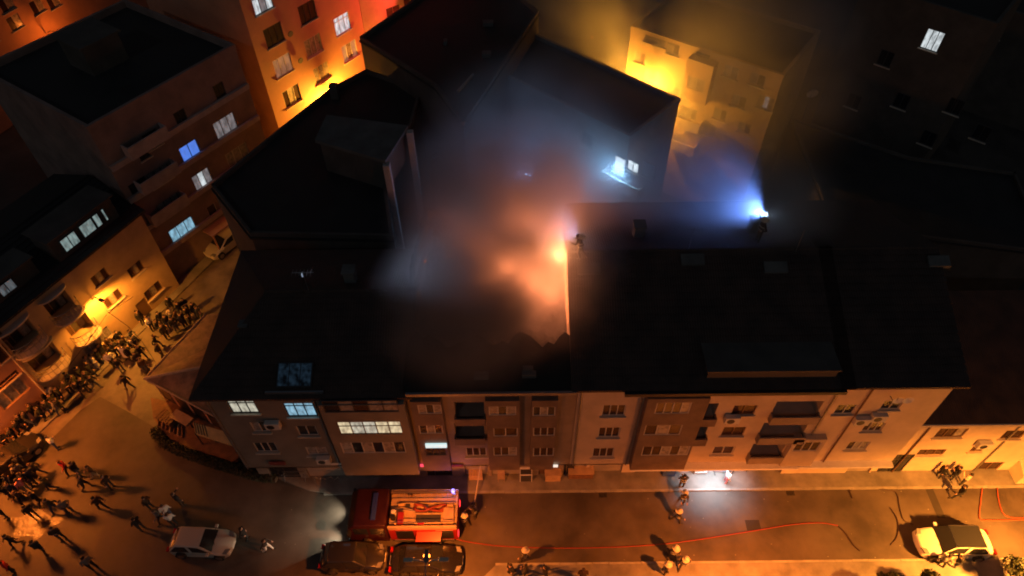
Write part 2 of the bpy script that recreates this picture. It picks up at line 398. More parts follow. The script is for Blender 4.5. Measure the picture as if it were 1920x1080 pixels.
def flat(b, z, par=0.5, mt=None, th=0.22):
    m = MB(); m.box(0.01, b.W - .01, 0.01, b.D - .01, z - 0.2, z); o = m.build('roof', mt or ROOFF, b.root)
    if par:
        m = MB(); m.box(-.04, b.W + .04, -0.04, th, z, z + par); m.box(-.04, b.W + .04, b.D - th, b.D + 0.04, z, z + par); m.box(-0.04, th, th, b.D - th, z, z + par); m.box(b.W - th, b.W + .04, th, b.D - th, z, z + par)
        m.build('parapet', b.wall, o)
    return o


def chimney(b, x, y, z, h=1.2, s=0.5, roof=None):
    m = MB(); m.box(x - s / 2, x + s / 2, y - s / 2, y + s / 2, z - 1.0, z + h); m.box(x - s / 2 - .06, x + s / 2 + .06, y - s / 2 - .06, y + s / 2 + .06, z + h, z + h + .1); m.build('chimney', W_GREY, roof or b.root)


def balcony(b, s0, s1, z, proj=0.9, hgt=0.95, mt=None, rail=False):
    m = MB(); m.box(s0, s1, -proj, -0.003, z - 0.14, z)
    if not rail:
        m.box(s0, s1, -proj, -proj + 0.1, z, z + hgt); m.box(s0, s0 + 0.1, -proj + .1, -0.003, z, z + hgt); m.box(s1 - .1, s1, -proj + .1, -0.003, z, z + hgt)
    o = m.build('balcony', mt or b.wall, b.root)
    if rail:
        m = MB(); n = max(3, int((s1 - s0) / 0.16))
        m.box(s0, s1, -proj, -proj + .05, z + hgt - .05, z + hgt); m.box(s0, s0 + .05, -proj + .05, 0, z + hgt - .05, z + hgt); m.box(s1 - .05, s1, -proj + .05, 0, z + hgt - .05, z + hgt)
        for k in range(n + 1): x = s0 + .02 + (s1 - s0 - .04) * k / n; m.box(x - .012, x + .012, -proj + .01, -proj + .035, z, z + hgt - .05)
        m.build('railing', METAL, o)
    return o


def bay(b, s0, s1, z0, z1, proj, mt, wins):
    """a projecting bay with its own openings; wins: (sc, zc, w, h, cols, kw)"""
    m = MB(); ops = [(w[0] - w[2] / 2, w[0] + w[2] / 2, w[1] - w[3] / 2, w[1] + w[3] / 2, 0.14) for w in wins]
    wall_cells(m, s0, s1, z0, z1, ops, -proj)
    m.quad((s0, 0, z0), (s0, -proj, z0), (s0, -proj, z1), (s0, 0, z1)); m.quad((s1, -proj, z0), (s1, 0, z0), (s1, 0, z1), (s1, -proj, z1))
    m.quad((s0, 0, z0), (s1, 0, z0), (s1, -proj, z0), (s0, -proj, z0)); m.quad((s0, -proj, z1), (s1, -proj, z1), (s1, 0, z1), (s0, 0, z1))
    o = m.build('bay', [mt, W_DARK], b.root)
    for w in wins:
        k = dict(panes=[GLASS], frame=FRAME, transom=0.0, y=-proj, sill=False, depth=0.14); k.update(w[5]); make_window(b.root, *w[:5], **k)
    return o


def shutter(b, s0, s1, z0, z1, y=0.12, mt=None):
    m = MB(); n = max(4, int((z1 - z0) / 0.16))
    for k in range(n):
        za = z0 + (z1 - z0) * k / n; zb = z0 + (z1 - z0) * (k + 1) / n
        m.quad((s0, y, za), (s1, y, za), (s1, y - .035, (za + zb) / 2), (s0, y - .035, (za + zb) / 2)); m.quad((s0, y - .035, (za + zb) / 2), (s1, y - .035, (za + zb) / 2), (s1, y, zb), (s0, y, zb))
    return m.build('roller_shutter', mt or SHUT, b.root)


def ac_unit(b, s, z, y=0.0):
    m = MB(); m.box(s - .42, s + .42, y - .38, y - .06, z - .3, z + .3); o = m.build('air_conditioner', mat('ac_casing', (0.55, 0.54, 0.5), 0.5), b.root, bevel=0.02)
    m = MB(); m.disc((s - .1, y - .385, z), .22, (0, 1, 0), .02, 18); m.build('fan_grille', DMETAL, o)
    m = MB(); m.box(s - .35, s - .3, y - .36, y, z - .36, z - .305); m.box(s + .3, s + .35, y - .36, y, z - .36, z - .305); m.build('bracket', DMETAL, o)


def downpipe(b, s, z0, z1, y=-0.07, mt=None):
    m = MB(); m.tube([(s, y, z0), (s, y, z1)], 0.05, 8); m.build('downpipe', mt or METAL, b.root)

# ---------------------------------------------------------------- the row along the street
def ground_floor(b, z1, rec, items, mt=None):
    """recessed shop fronts under the upper storeys; items: (u0, u1, z0, z1, kind)"""
    ops = []
    for it in items:
        s0 = b.on(it[0], 885, -rec)[0]; s1 = b.on(it[1], 885, -rec)[0]; ops.append((s0, s1, it[2], it[3], it[4]))
    m = MB(); wall_cells(m, 0, b.W, 0.0, z1 - .004, [(o[0], o[1], o[2], o[3], 1.6 if o[4] == 'deep' else 0.18) for o in ops], rec)
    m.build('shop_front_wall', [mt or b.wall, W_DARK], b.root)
    m = MB(); m.box(0, b.W, 0.0, rec, z1 - 0.002, z1 + 0.1); m.build('soffit', STONE, b.root)
    for s0, s1, z0, zz, k in ops:
        if k == 'shutter': shutter(b, s0 + .03, s1 - .03, z0, zz, rec + 0.14)
        elif k == 'glass': make_window(b.root, (s0 + s1) / 2, (z0 + zz) / 2, s1 - s0, zz - z0, max(1, round((s1 - s0) / 1.0)), [GLASS], FRAMED, 0.22, rec, False, 0.17)
        elif k == 'door':
            m = MB(); m.box(s0 + .04, s1 - .04, rec + .1, rec + .15, z0, zz - .03); d = m.build('door', FRAMEB, b.root, bevel=.01)
            m = MB(); m.tube([(s1 - .2, rec + .06, z0 + 1.0), (s1 - .2, rec + .06, z0 + 1.2)], .02); m.build('handle', METAL, d)
    return ops


SH = 3.0
# --- corner block with the tiled roof, first of the row
b1 = B('apartment_building', 'grey beige corner block with dark hipped roof and lit cream and blue windows', (-16.8, 20.5), 0, 11.0, 10.2, 11.6, W_GREYB)
b1.wpx(455, 763, 1.5, 1.35, 3, panes=[L_CREAM], transom=0.2, frame=FRAMED); b1.wpx(563, 769, 1.65, 1.4, 3, panes=[L_BLUE], transom=0.18, frame=FRAMED)
b1.wpx(487, 801, 0.95, 1.1, 2, panes=[CURT, GLASS]); b1.wpx(576, 808, 1.15, 1.1, 2)
b1.wpx(498, 839, 1.3, 1.15, 3); b1.wpx(594, 846, 1.25, 1.0, 2, panes=[CURT])
wins = []
for (u, v, ww, hh, c, pn, fr, tr) in ((676, 763, 4.0, 1.1, 5, [GLASS, CURT, GLASSB, CURT, CURT], FRAMED, 0), (694, 803, 3.55, 1.35, 5, [L_WARM, L_CREAM, L_CREAM, L_WARM, L_WARM], FRAMEB, .3), (700, 840, 3.7, 1.3, 6, [CURT, GLASS, CURT, GLASS, CURT, GLASS], FRAME, 0)):
    s, z = b1.on(u, v, .7); wins.append((s, z, ww, hh, c, dict(panes=pn, frame=fr, transom=tr)))
bay(b1, wins[0][0] - 2.25, 10.98, 3.3, 11.35, 0.7, W_GREYB, wins)
ground_floor(b1, SH, 0.75, [(505, 560, 0.1, 2.5, 'glass'), (575, 645, 0.1, 2.6, 'shutter'), (660, 700, 0.1, 2.5, 'door'), (708, 752, 0.1, 2.6, 'glass')])
b1.finish(z0=SH)
r = gable(b1, 11.6, 2.4, 0.45, 0.5, ROOFT, hip0=3.5)
chimney(b1, 7.6, 6.2, 13.6, 0.9, 0.6, r); chimney(b1, 2.0, 3.4, 12.6, 0.6, 0.4, r)
# roof terrace glazing, faint blue
tz = b1.loc(at(548, 692, 12.75)); sl_ = 2.4 / (5.1 + .45)
def rz_(y): return 11.6 + (y + .45) * sl_
m = MB(); ya, yb = tz.y - .62, tz.y + .62; m.prism([(tz.x - .95, ya), (tz.x + .95, ya), (tz.x + .95, yb), (tz.x - .95, yb)], [rz_(ya) - .1, rz_(ya) - .1, rz_(yb) - .1, rz_(yb) - .1], [rz_(ya) + .14, rz_(ya) + .14, rz_(yb) + .14, rz_(yb) + .14]); dm = m.build('skylight', FRAMED, r)
for k in range(3):
    xa, xb = tz.x - .88 + k * .6, tz.x - .88 + k * .6 + .55; m = MB(); m.prism([(xa, ya + .07), (xb, ya + .07), (xb, yb - .07), (xa, yb - .07)], [rz_(ya + .07) + .13, rz_(ya + .07) + .13, rz_(yb - .07) + .13, rz_(yb - .07) + .13], [rz_(ya + .07) + .155, rz_(ya + .07) + .155, rz_(yb - .07) + .155, rz_(yb - .07) + .155]); mm_ = lit('lit_roof_blue', (.20, .42, .70), .04, folds=3.0, contrast=.96); mm_.node_tree.nodes['Principled BSDF'].inputs['Base Color'].default_value = (.02, .02, .025, 1); m.build('pane', mm_, dm)
m = MB(); y_ = tz.y - .85; m.box(tz.x - 1.5, tz.x + 1.6, y_ - .06, y_ + .06, rz_(y_) - .1, rz_(y_) + .16); m.build('snow_guard', METAL, r)
ac_unit(b1, 3.2, 8.6); ac_unit(b1, 5.2, 4.4); downpipe(b1, 5.95, 3.1, 11.4); downpipe(b1, 0.15, 3.1, 11.4)

# --- burning building, roof fallen in
b2 = B('burning_building', 'narrow taupe block with its roof burnt open and smoke pouring out', (-5.78, 20.5), 0, 9.25, 14.0, 11.9, W_TAUPE)
for (ua, ub, rows) in ((776, 832, ((806, 768, 1.3, .95, 3, [CURT, GLASS, CURT], FRAME), (808, 806, 1.35, .95, 3, [GLASS, CURT, GLASS], FRAME), (817, 846, 1.25, 1.05, 3, None, FRAMED))),
                       (912, 974, ((942, 771, 1.5, .95, 3, [CURT, GLASS, CURT], FRAME), (948, 811, 1.4, .95, 2, [GLASSB], FRAME), (947, 847, 1.4, 1.05, 3, [GLASSB, GLASSB, CURT], FRAME))),
                       (996, 1044, ((1020, 772, 1.25, .95, 3, [GLASS, CURT, GLASS], FRAME), (1020, 810, 1.25, .95, 3, [GLASSB], FRAME), (1019, 848, 1.25, 1.05, 3, [GLASSB], FRAME)))):
    wins = []
    for (u, v, ww, hh, c, pn, fr) in rows:
        s, z = b2.on(u, v, .45); wins.append((s, z, ww, hh, c, dict(panes=pn or [GLASS], frame=fr)))
    s0, s1 = b2.on(ua, 790, .45)[0], b2.on(ub, 790, .45)[0]
    bay(b2, max(s0, .05), s1, 3.3, 11.2, .45, W_BRICK, wins)
# deep balconies between the bays
for (v, hh) in ((768, 1.5), (806, 1.5)):
    s0, z = b2.on(853, v); s1, _ = b2.on(908, v); b2.opening(s0, s1, z - hh / 2, z + hh / 2, 1.2); balcony(b2, s0 - .05, s1 + .05, z - hh / 2 - .3, .35, .55, W_BRICK)
b2.wpx(893, 848, 1.25, 1.05, 3, panes=[GLASSB])
s, z = b2.on(818, 834, .5); m = MB(); m.box(s - .62, s + .62, -.62, -.5, z - .16, z + .2)
sg = m.build('light_strip', mat('lit_strip', (.4, .4, .4), .4, emit=(.72, .95, .95), estr=.9), b2.root)
gf = ground_floor(b2, SH, .75, [(782, 848, .1, 2.4, 'glass'), (872, 915, .1, 2.4, 'shutter'), (922, 975, .1, 2.4, 'shutter'), (1010, 1046, .1, 2.5, 'door'), (1056, 1076, .1, 2.4, 'glass')])
b2.finish(z0=SH)
# signs over the shops
def fascia(b, ua, ub, v, h, mt, off=.12, name='shop_sign'):
    s0, z = b.on(ua, v, off); s1, _ = b.on(ub, v, off); m = MB(); m.box(s0, s1, -off - .06, -off, z - h / 2, z + h / 2); return m.build(name, mt, b.root, bevel=.01)
NEONR = mat('red_lit_sign', (.4, .05, .06), .4, emit=(1, .08, .14), estr=1.1); SIGNR = mat('dark_red_sign', (.22, .05, .045), .5)
fascia(b2, 781, 800, 872, .3, NEONR); fascia(b2, 800.5, 868, 873, .22, SIGNR); fascia(b2, 923, 948, 877, .22, WHITEP); fascia(b2, 975, 1000, 877, .22, WHITEP)
fascia(b2, 1021, 1046, 873, .26, mat('white_lit_sign', (.6, .6, .6), .4, emit=(1, .93, .8), estr=.9)); fascia(b2, 1001, 1019, 876, .3, SIGNR)
fascia(b1, 654, 688, 870, .3, SIGNR); fascia(b1, 505, 535, 868, .4, SIGNR); fascia(b1, 610, 650, 869, .12, WHITEP); fascia(b1, 712, 748, 873, .18, CURT)
# what is left of its roof: front strip, scorched joists, rafters, debris
m = MB(); ed = [(9.25 * k / 30, 2.3 + rnd.uniform(-.25, .25) + .25 * math.sin(k * .7)) for k in range(31)]
for (xa, ya), (xb, yb) in zip(ed, ed[1:]):
    m.quad((xa, -.35, 11.95), (xb, -.35, 11.95), (xb, yb, 11.95 + (yb + .35) * .377), (xa, ya, 11.95 + (ya + .35) * .377)); m.quad((xa, -.35, 11.8), (xa, ya, 11.8 + (ya + .35) * .377), (xb, yb, 11.8 + (yb + .35) * .377), (xb, -.35, 11.8))
    m.quad((xa, ya, 11.8 + (ya + .35) * .377), (xa, ya, 11.95 + (ya + .35) * .377), (xb, yb, 11.95 + (yb + .35) * .377), (xb, yb, 11.8 + (yb + .35) * .377))
m.quad((0, -.35, 11.8), (9.25, -.35, 11.8), (9.25, -.35, 11.95), (0, -.35, 11.95)); rf = m.build('roof', CHAR, b2.root)
for (u, v, ww, hh) in ((902, 702, .8, .35), (990, 692, .55, .25), (992, 700, .75, .3)):
    p = b2.loc(at(u, v, 12.45)); zt = 11.95 + (p.y + .35) * .377; m = MB(); m.box(p.x - ww / 2, p.x + ww / 2, p.y - hh / 2, p.y + hh / 2, zt - .15, zt + .25); m.build('skylight', W_GREY, rf, bevel=.02)
m = MB(); m.box(.1, 9.15, -.5, -.36, 11.78, 12.0); m.build('gutter', METAL, rf)
for k in range(10):
    a_ = rnd.uniform(0, 3.14); x, y = rnd.uniform(1.5, 7.8), rnd.uniform(3.6, 12.5); L = rnd.uniform(.8, 2.0)
    m = MB(); m.tube([(x - L * math.cos(a_) * .5, y - L * math.sin(a_) * .5, 11.0), (x + L * math.cos(a_) * .5, y + L * math.sin(a_) * .5, 11.5 + rnd.random() * .9)], .075, 4); m.build('fallen_rafter', CHAR, b2.root)
for k in range(9):
    y = 5.2 + k * .95; m = MB(); dz = rnd.uniform(-.5, .1); m.tube([(.1, y, 9.6), (rnd.uniform(4, 9), y + rnd.uniform(-.4, .4), 9.6 + dz * 2)], .085, 4); m.build('joist', CHAR, b2.root)
m = MB(); nx, ny = 40, 48
zz = {}
for i in range(nx + 1):
    for j in range(ny + 1): m.v.append((.05 + 9.15 * i / nx, 2.6 + 11.3 * j / ny, 10.9 + .5 * rnd.random() + .45 * math.sin(i * .5) * math.sin(j * .43) + .5 * math.sin(j * .11)))
for i in range(nx):
    for j in range(ny): a = i * (ny + 1) + j; m.f.append((a, a + ny + 1, a + ny + 2, a + 1)); m.m.append(0)
tag(m.build('debris', ASH, b2.root), kind='stuff')
# jagged party-wall tops
for x, sgn in ((0.0, 1), (9.25, -1)):
    m = MB(); n = 22; pts = []
    for k in range(n + 1):
        y = .2 + 13.6 * k / n; z = 11.9 + max(0, (1 - abs(y - 6.9) / 6.9)) * 2.6 + rnd.uniform(-.28, .22); pts.append((y, z))
    xa, xb = (x, x + .24 * sgn)
    for (ya, za), (yb, zb) in zip(pts, pts[1:]):
        m.quad((xb, ya, 9), (xb, yb, 9), (xb, yb, zb), (xb, ya, za)); m.quad((xa, ya, 9), (xa, ya, za), (xa, yb, zb), (xa, yb, 9)); m.quad((xa, ya, za), (xb, ya, za), (xb, yb, zb), (xa, yb, zb))
    m.build('party_wall', CHAR, b2.root)

def aerial(b, x, y, z, h=1.8):
    m = MB(); m.tube([(x, y, z - .2), (x, y, z + h)], .02, 5); m.tube([(x - .6, y, z + h - .1), (x + .6, y, z + h - .1)], .014, 4)
    for k in range(6): m.tube([(x - .55 + k * .2, y - .25, z + h - .1), (x - .55 + k * .2, y + .25, z + h - .1)], .009, 4)
    m.build('aerial', METAL, b.root)
aerial(b1, 5.5, 5.0, 13.9)
# --- long pale block
b3 = B('apartment_building', 'long pale cream block with red brown bays and a dark tiled roof', (3.5, 20.5), 0, 14.2, 14.0, 12.0, W_PALE)
for (u, v, ww) in ((1151, 770, 1.3), (1142, 811, 1.25), (1131, 849, 1.3)): b3.wpx(u, v, ww, 1.15, 3, panes=[GLASSB])
for (u, v, ww) in ((1395, 769, 1.3), (1375, 809, 1.3), (1356, 845, 1.3)): b3.wpx(u, v, ww, 1.0, 2, panes=[GLASSB], frame=FRAMEB if v < 830 else FRAME)
wins = []
for (u, v, ww, c, pn) in ((1262, 766, 1.9, 4, [GLASSB, GLASS, GLASS, CURT]), (1243, 807, 2.1, 3, [GLASSB, CURT, GLASSB]), (1248, 846, 2.8, 5, [GLASSB, GLASSB, CURT, GLASSB, CURT])):
    s, z = b3.on(u, v, .55); wins.append((s, z, ww, 1.15, c, dict(panes=pn, frame=FRAME)))
s0 = b3.on(1203, 810, .55)[0]; s1 = b3.on(1283, 810, .55)[0]
bay(b3, min(w_[0] - w_[2] / 2 for w_ in wins) - .25, max(w_[0] + w_[2] / 2 for w_ in wins) + .1, 3.3, 11.4, .55, W_BRICK, wins)
for (u, v, hw) in ((1322, 770, .62), (1305, 808, .62), (1494, 766, 1.3), (1468, 805, 1.3), (1438, 843, 1.0)):
    s, z = b3.on(u, v); b3.opening(s - hw, s + hw, z - .75, z + .75, 1.3); balcony(b3, s - hw - .06, s + hw + .06, z - .95, .4, .6, W_BRICK if u < 1400 else W_TAUPE)
s, z = b3.on(1513, 838, .4); bay(b3, s - .95, s + .95, 3.3, z + .85, .4, W_PALE, [(s, z, 1.5, 1.1, 3, dict(panes=[GLASSB], frame=FRAME))])
gf3 = ground_floor(b3, SH, .9, [(1062, 1098, .1, 2.4, 'shutter'), (1104, 1165, .1, 2.4, 'shutter'), (1190, 1258, .1, 2.5, 'shutter'), (1290, 1372, .1, 2.6, 'deep'), (1400, 1470, .1, 2.5, 'shutter'), (1490, 1560, .1, 2.5, 'glass')])
b3.finish(z0=SH)
s0, z = b3.on(1186, 869, .5); m = MB(); m.box(s0, 14.2, -.5, -.003, 3.02, 3.2); m.build('canopy_ledge', WHITEP, b3.root)
r3 = gable(b3, 12.0, 3.0, .4, .5, ROOFT)
for (u, v) in ((1105, 503), (1298, 490), (1455, 500)):
    p = b3.loc(at(u, v, 14.7)); m = MB(); zt = 12 + 3.0 * (p.y + .4) / 7.4; m.prism([(p.x - .65, p.y - .3), (p.x + .65, p.y - .3), (p.x + .65, p.y + .3), (p.x - .65, p.y + .3)], [zt - .2] * 4, [zt + .02, zt + .02, zt + .27, zt + .27]); m.build('skylight', W_GREY, r3, bevel=.02)
p0, p1 = b3.loc(at(1325, 684, 12.8)), b3.loc(at(1568, 684, 12.8)); m = MB(); m.box(p0.x, p1.x, p0.y - .5, p0.y + .9, 12.2, 12.9); m.box(p0.x - .1, p1.x + .1, p0.y - .6, p0.y + 1.3, 12.9, 13.0); m.build('dormer', W_DARK, r3)
m = MB(); s0 = b3.on(1170, 722)[0]; m.box(s0, 14.1, -.6, -.42, 11.7, 11.95); m.build('gutter', DMETAL, r3)
chimney(b3, 4.0, 9.0, 14.2, .9, .6, r3); chimney(b3, 11.0, 9.5, 14.2, .7, .6, r3)
ac_unit(b3, b3.on(1333, 800)[0] + .9, 8.7); downpipe(b3, .2, 3.1, 11.8); downpipe(b3, b3.on(1190, 800)[0], 3.1, 11.8); downpipe(b3, 14.05, 3.1, 11.8)
for u in (1178, 1186): pass

aerial(b3, 6.5, 7.0, 14.9); aerial(b3, 12.5, 6.8, 14.9)
# --- cream block with roof gear hung on its front
b4 = B('apartment_building', 'cream block between the long pale block and the low house', (17.72, 20.5), 0, 6.0, 14.0, 12.0, W_CREAM)
b4.wpx(1638, 801, 1.15, 1.0, 3, panes=[GLASSB]); b4.wpx(1608, 836, 1.25, 1.0, 3, panes=[GLASSB, CURT, CURT]); b4.wpx(1672, 760, 1.1, .9, 2, panes=[GLASS]); b4.wpx(1560, 845, .01, .01, 1) if False else None
b4.wpx(1585, 768, 1.1, 1.0, 2, panes=[GLASS])
ground_floor(b4, SH, .7, [(1585, 1630, .1, 2.4, 'shutter'), (1645, 1690, .1, 2.4, 'glass')])
b4.finish(z0=SH)
m = MB(); m.box(.02, 5.9, -.45, -.003, 3.02, 3.2); m.build('canopy_ledge', WHITEP, b4.root)
r4 = gable(b4, 12.0, 3.0, .4, .5, ROOFT)
p = b4.loc(at(1760, 491, 14.7)); zt = 12 + 3.0 * (p.y + .4) / 7.4; m = MB(); m.prism([(p.x - .6, p.y - .3), (p.x + .6, p.y - .3), (p.x + .6, p.y + .3), (p.x - .6, p.y + .3)], [zt - .2] * 4, [zt + .02, zt + .02, zt + .27, zt + .27]); m.build('skylight', W_GREY, r4, bevel=.02)
ac_unit(b4, b4.on(1645, 776)[0], b4.on(1645, 776)[1], 0.0); ac_unit(b4, b4.on(1628, 779)[0] - .4, b4.on(1640, 782)[1], 0.0)
s, z = b4.on(1680, 752, .5); m = MB(); m.tube([(s, 0, z - .3), (s, -.5, z - .2), (s, -.5, z + .3)], .03)
an = m.build('dish_bracket', METAL, b4.root)
for dx in (0, .55):
    m = MB(); n = 14; c0 = Vector((s + dx, -.55, z + .2))
    m.v.append(tuple(c0 + Vector((0, .1, 0))))
    for k in range(n): m.v.append(tuple(c0 + Vector((.3 * math.cos(k * 6.283 / n), -.05, .3 * math.sin(k * 6.283 / n)))))
    for k in range(n): m.f.append((0, 1 + k, 1 + (k + 1) % n)); m.m.append(0)
    m.build('dish', mat('dish_white', (.7, .68, .63), .5), an)
downpipe(b4, b4.on(1560, 830)[0] + .2, 3.2, 11.7, mt=FRAMEB)

# --- low house at the end of the row
b5 = B('low_house', 'low cream two storey house with dark shed roof beside the cream block', (23.75, 21.3), 0, 13.5, 8.5, 6.4, W_CREAM)
b5.wpx(1783, 812, 1.75, 1.1, 3, panes=[GLASSB, GLASSB, CURT], frame=FRAMEB); b5.wpx(1746, 848, 1.7, .75, 3, panes=[GLASSB], frame=FRAMEB); b5.wpx(1832, 842, .8, .7, 2, panes=[GLASSB], frame=FRAMEB); b5.wpx(1900, 815, 1.3, 1.0, 2, panes=[GLASSB], frame=FRAMEB)
b5.wpx(1850, 880, 1.4, 2.0, 2, panes=[GLASSB], frame=FRAMEB, sill=False)
b5.finish()
m = MB(); m.prism([(-.2, -.25), (13.7, -.25), (13.7, 8.7), (-.2, 8.7)], [6.4, 6.4, 8.2, 8.2], [6.55, 6.55, 8.35, 8.35]); r5 = m.build('roof', ROOFT, b5.root)
m = MB(); m.box(-.2, 13.7, -.34, -.255, 6.36, 6.56); m.build('gutter', STONE, r5)
downpipe(b5, b5.on(1700, 850)[0], .1, 6.2, mt=FRAMEB); downpipe(b5, b5.on(1868, 840)[0], .1, 6.2); ac_unit(b5, b5.on(1842, 828)[0], b5.on(1842, 828)[1])
s, _ = b5.on(1880, 890); m = MB(); m.prism([(s, -1.0), (s + 5, -1.0), (s + 5, -.003), (s, -.003)], 0, [1.1, 1.1, 1.5, 1.5]); m.build('ramp_wall', W_CREAM, b5.root)

# --- low tiled annex at the street corner
A0 = at(270, 710, 3.0); E1 = at(384, 590, 3.0); E2 = at(412, 786, 3.0); R0 = at(300, 700, 3.5); R1 = at(385, 672, 4.4)
an = empty('corner_annex', (A0.x, A0.y, 0)); tag(an, 'low corner shop with pale ridged tile roof pointing into the street junction', 'shop'); O_ = Vector((A0.x, A0.y, 0))
def rel(p, z=None): return Vector((p.x - O_.x, p.y - O_.y, p.z if z is None else z))
xe = -16.9 - O_.x
m = MB(); a0, e1, e2, r1 = rel(A0), rel(E1), rel(E2), rel(R1)
e1b = Vector((xe, e1.y + .5, 3.0)); e2b = Vector((xe, e2.y - .7, 3.0)); r1b = Vector((xe, r1.y, 4.7))
m.quad(a0, r1b, e1b, e1); m.quad(a0, e2, e2b, r1b)
for q in ((a0, e1), (e2, a0)): m.quad(q[0], q[1], q[1] - Vector((0, 0, .14)), q[0] - Vector((0, 0, .14)))
m.poly([a0 - Vector((0, 0, .14)), e1 - Vector((0, 0, .14)), e1b - Vector((0, 0, .14)), e2b - Vector((0, 0, .14)), e2 - Vector((0, 0, .14))])
ro = m.build('roof', ANNEXT, an)
m = MB(); m.tube([a0 + Vector((.05, 0, .04)), r1b + Vector((0, 0, .05))], .11, 7); m.build('ridge_cap', RIDGE, ro)
m = MB(); m.tube([a0, e2, e2b], .06, 6); m.build('gutter', RIDGE, ro); m = MB(); m.tube([a0, e1], .06, 6); m.build('gutter', RIDGE, ro)
cen = (a0 + e1 + e2) / 3
def inset(p, k=.12): return p + (cen - p) * k
w0, w1, w2 = inset(a0), inset(e1, .1), inset(e2, .1)
m = MB(); m.prism([(w0.x, w0.y), (w2.x, w2.y), (xe, w2.y - .5), (xe, w1.y), (w1.x, w1.y)], 0, 2.85); m.build('wall', W_ROSE, an)
dv = (w2 - w0); dv.z = 0; L = dv.length; dv.normalize(); nv = Vector((dv.y, -dv.x, 0))
if nv.dot(cen - w0) > 0: nv = -nv
for k in range(4):
    p0 = w0 + dv * (L * (k + .12) / 4); p1 = w0 + dv * (L * (k + .92) / 4); m = MB()
    for zz0, zz1 in ((.5, 2.3),):
        q = [p0 + nv * .03, p1 + nv * .03]; m.quad((q[0].x, q[0].y, zz0), (q[1].x, q[1].y, zz0), (q[1].x, q[1].y, zz1), (q[0].x, q[0].y, zz1))
    m.build('shop_window', GLASS, an)

# --- terrace in front of the annex
def ctr(u, v, z): p = at(u, v, z); return p
te = empty('terrace_deck', at(360, 800)); tag(te, 'raised wooden terrace with steps below the tiled corner roof', 'terrace')
tb = te.location.copy()
def trel(p, z): return (p.x - tb.x, p.y - tb.y, z)
m = MB(); pts = [at(287, 752), at(292, 790), at(330, 838), at(440, 872), at(470, 850), at(400, 775)]; m.prism([trel(p, 0) for p in pts], .0, .45); m.build('deck', WOOD, te)
for k in range(7):
    pa, pb = at(300 + k * 7, 778 + k * 3.6, .5), at(296 + k * 7.6, 800 + k * 3.4, .5); m = MB(); a, b_ = Vector(trel(pa, .5)), Vector(trel(pb, .5)); m.tube([a, b_], .07, 4); m.build('deck_board', TANW if k % 2 else WOOD, te)
aw = empty('awning', at(405, 808)); tag(aw, 'yellow canvas awning with dark ribs above the corner terrace', 'awning'); ab = aw.location.copy()
c4 = [at(362, 792, 2.3), at(432, 812, 2.3), at(442, 836, 1.95), at(366, 812, 1.95)]
m = MB(); q = [Vector((p.x - ab.x, p.y - ab.y, p.z)) for p in c4]; m.quad(*q); m.quad(*[v - Vector((0, 0, .03)) for v in q[::-1]]); m.quad(q[3], q[2], q[2] - Vector((0, 0, .25)), q[3] - Vector((0, 0, .25))); m.build('canvas', CANVAS, aw)
for t in (.03, .1, .17, .24, .31): m = MB(); m.tube([q[0].lerp(q[1], t) + Vector((0, 0, .03)), q[3].lerp(q[2], t) + Vector((0, 0, .03))], .03, 4); m.build('rib', FRAMEB, aw)
for p in (q[2], q[3]): m = MB(); m.tube([(p.x, p.y, 0), (p.x, p.y, p.z)], .04, 6); m.build('post', DMETAL, aw)
tb2 = empty('bench_table', at(322, 796)); tag(tb2, 'slatted brown picnic bench at the tip of the corner terrace', 'bench'); bb = tb2.location
for k in range(6): m = MB(); m.box(-.75 + k * .25, -.55 + k * .25, -.45, .45, 1.05, 1.1); m.build('slat', WOOD, tb2)
for sx in (-.6, .6): m = MB(); m.box(sx - .05, sx + .05, -.4, .4, .45, 1.04); m.build('leg', FRAMEB, tb2)
tb2.rotation_euler = (0, 0, RAD(-28))
pn = empty('tan_screen', at(352, 800)); tag(pn, 'tan board screen between the picnic bench and the yellow awning', 'screen'); m = MB(); m.box(-.8, .8, -.35, .35, 1.2, 1.26); m.build('board', TANW, pn); pn.rotation_euler = (0, 0, RAD(-28))
for sx in (-.7, .7): m = MB(); m.box(sx - .04, sx + .04, -.04, .04, .45, 1.195); m.build('post', DMETAL, pn)


def leaf_cloud(name, mt, parent, blobs, n, size, seed, kind=None):
    r = np.random.RandomState(seed); m = MB()
    for _ in range(n):
        c, rad = blobs[r.randint(len(blobs))]
        d = r.normal(size=3); d /= np.linalg.norm(d); k = r.uniform(.35, 1.05) ** .6
        p = Vector(c) + Vector((d[0] * rad[0], d[1] * rad[1], d[2] * rad[2])) * k
        a = Vector(r.normal(size=3)).normalized(); b_ = a.cross(Vector(r.normal(size=3))).normalized(); s = size * r.uniform(.6, 1.4)
        m.poly([p - a * s, p + b_ * s * .45, p + a * s, p - b_ * s * .45])
    o = m.build(name, mt, parent)
    if kind: o['kind'] = kind
    return o


hp = [at(296, 815), at(312, 836), at(340, 850), at(372, 862), at(400, 872), at(430, 880), at(460, 890), at(490, 897), at(520, 902)]
he = empty('hedge', hp[3]); tag(he, 'dark clipped hedge curving round the corner terrace', 'hedge')
blobs = []
for a, b_ in zip(hp, hp[1:]):
    for t in (0, .33, .66): q = a.lerp(b_, t); blobs.append(((q.x - hp[3].x, q.y - hp[3].y, .4), (.42, .4, .4)))
leaf_cloud('foliage', HEDGE, he, blobs, 7000, .07, 3)
m = MB(); m.tube([(q.x - hp[3].x, q.y - hp[3].y, .25) for q in hp], .22, 8); m.build('inner_stems', BARK, he)

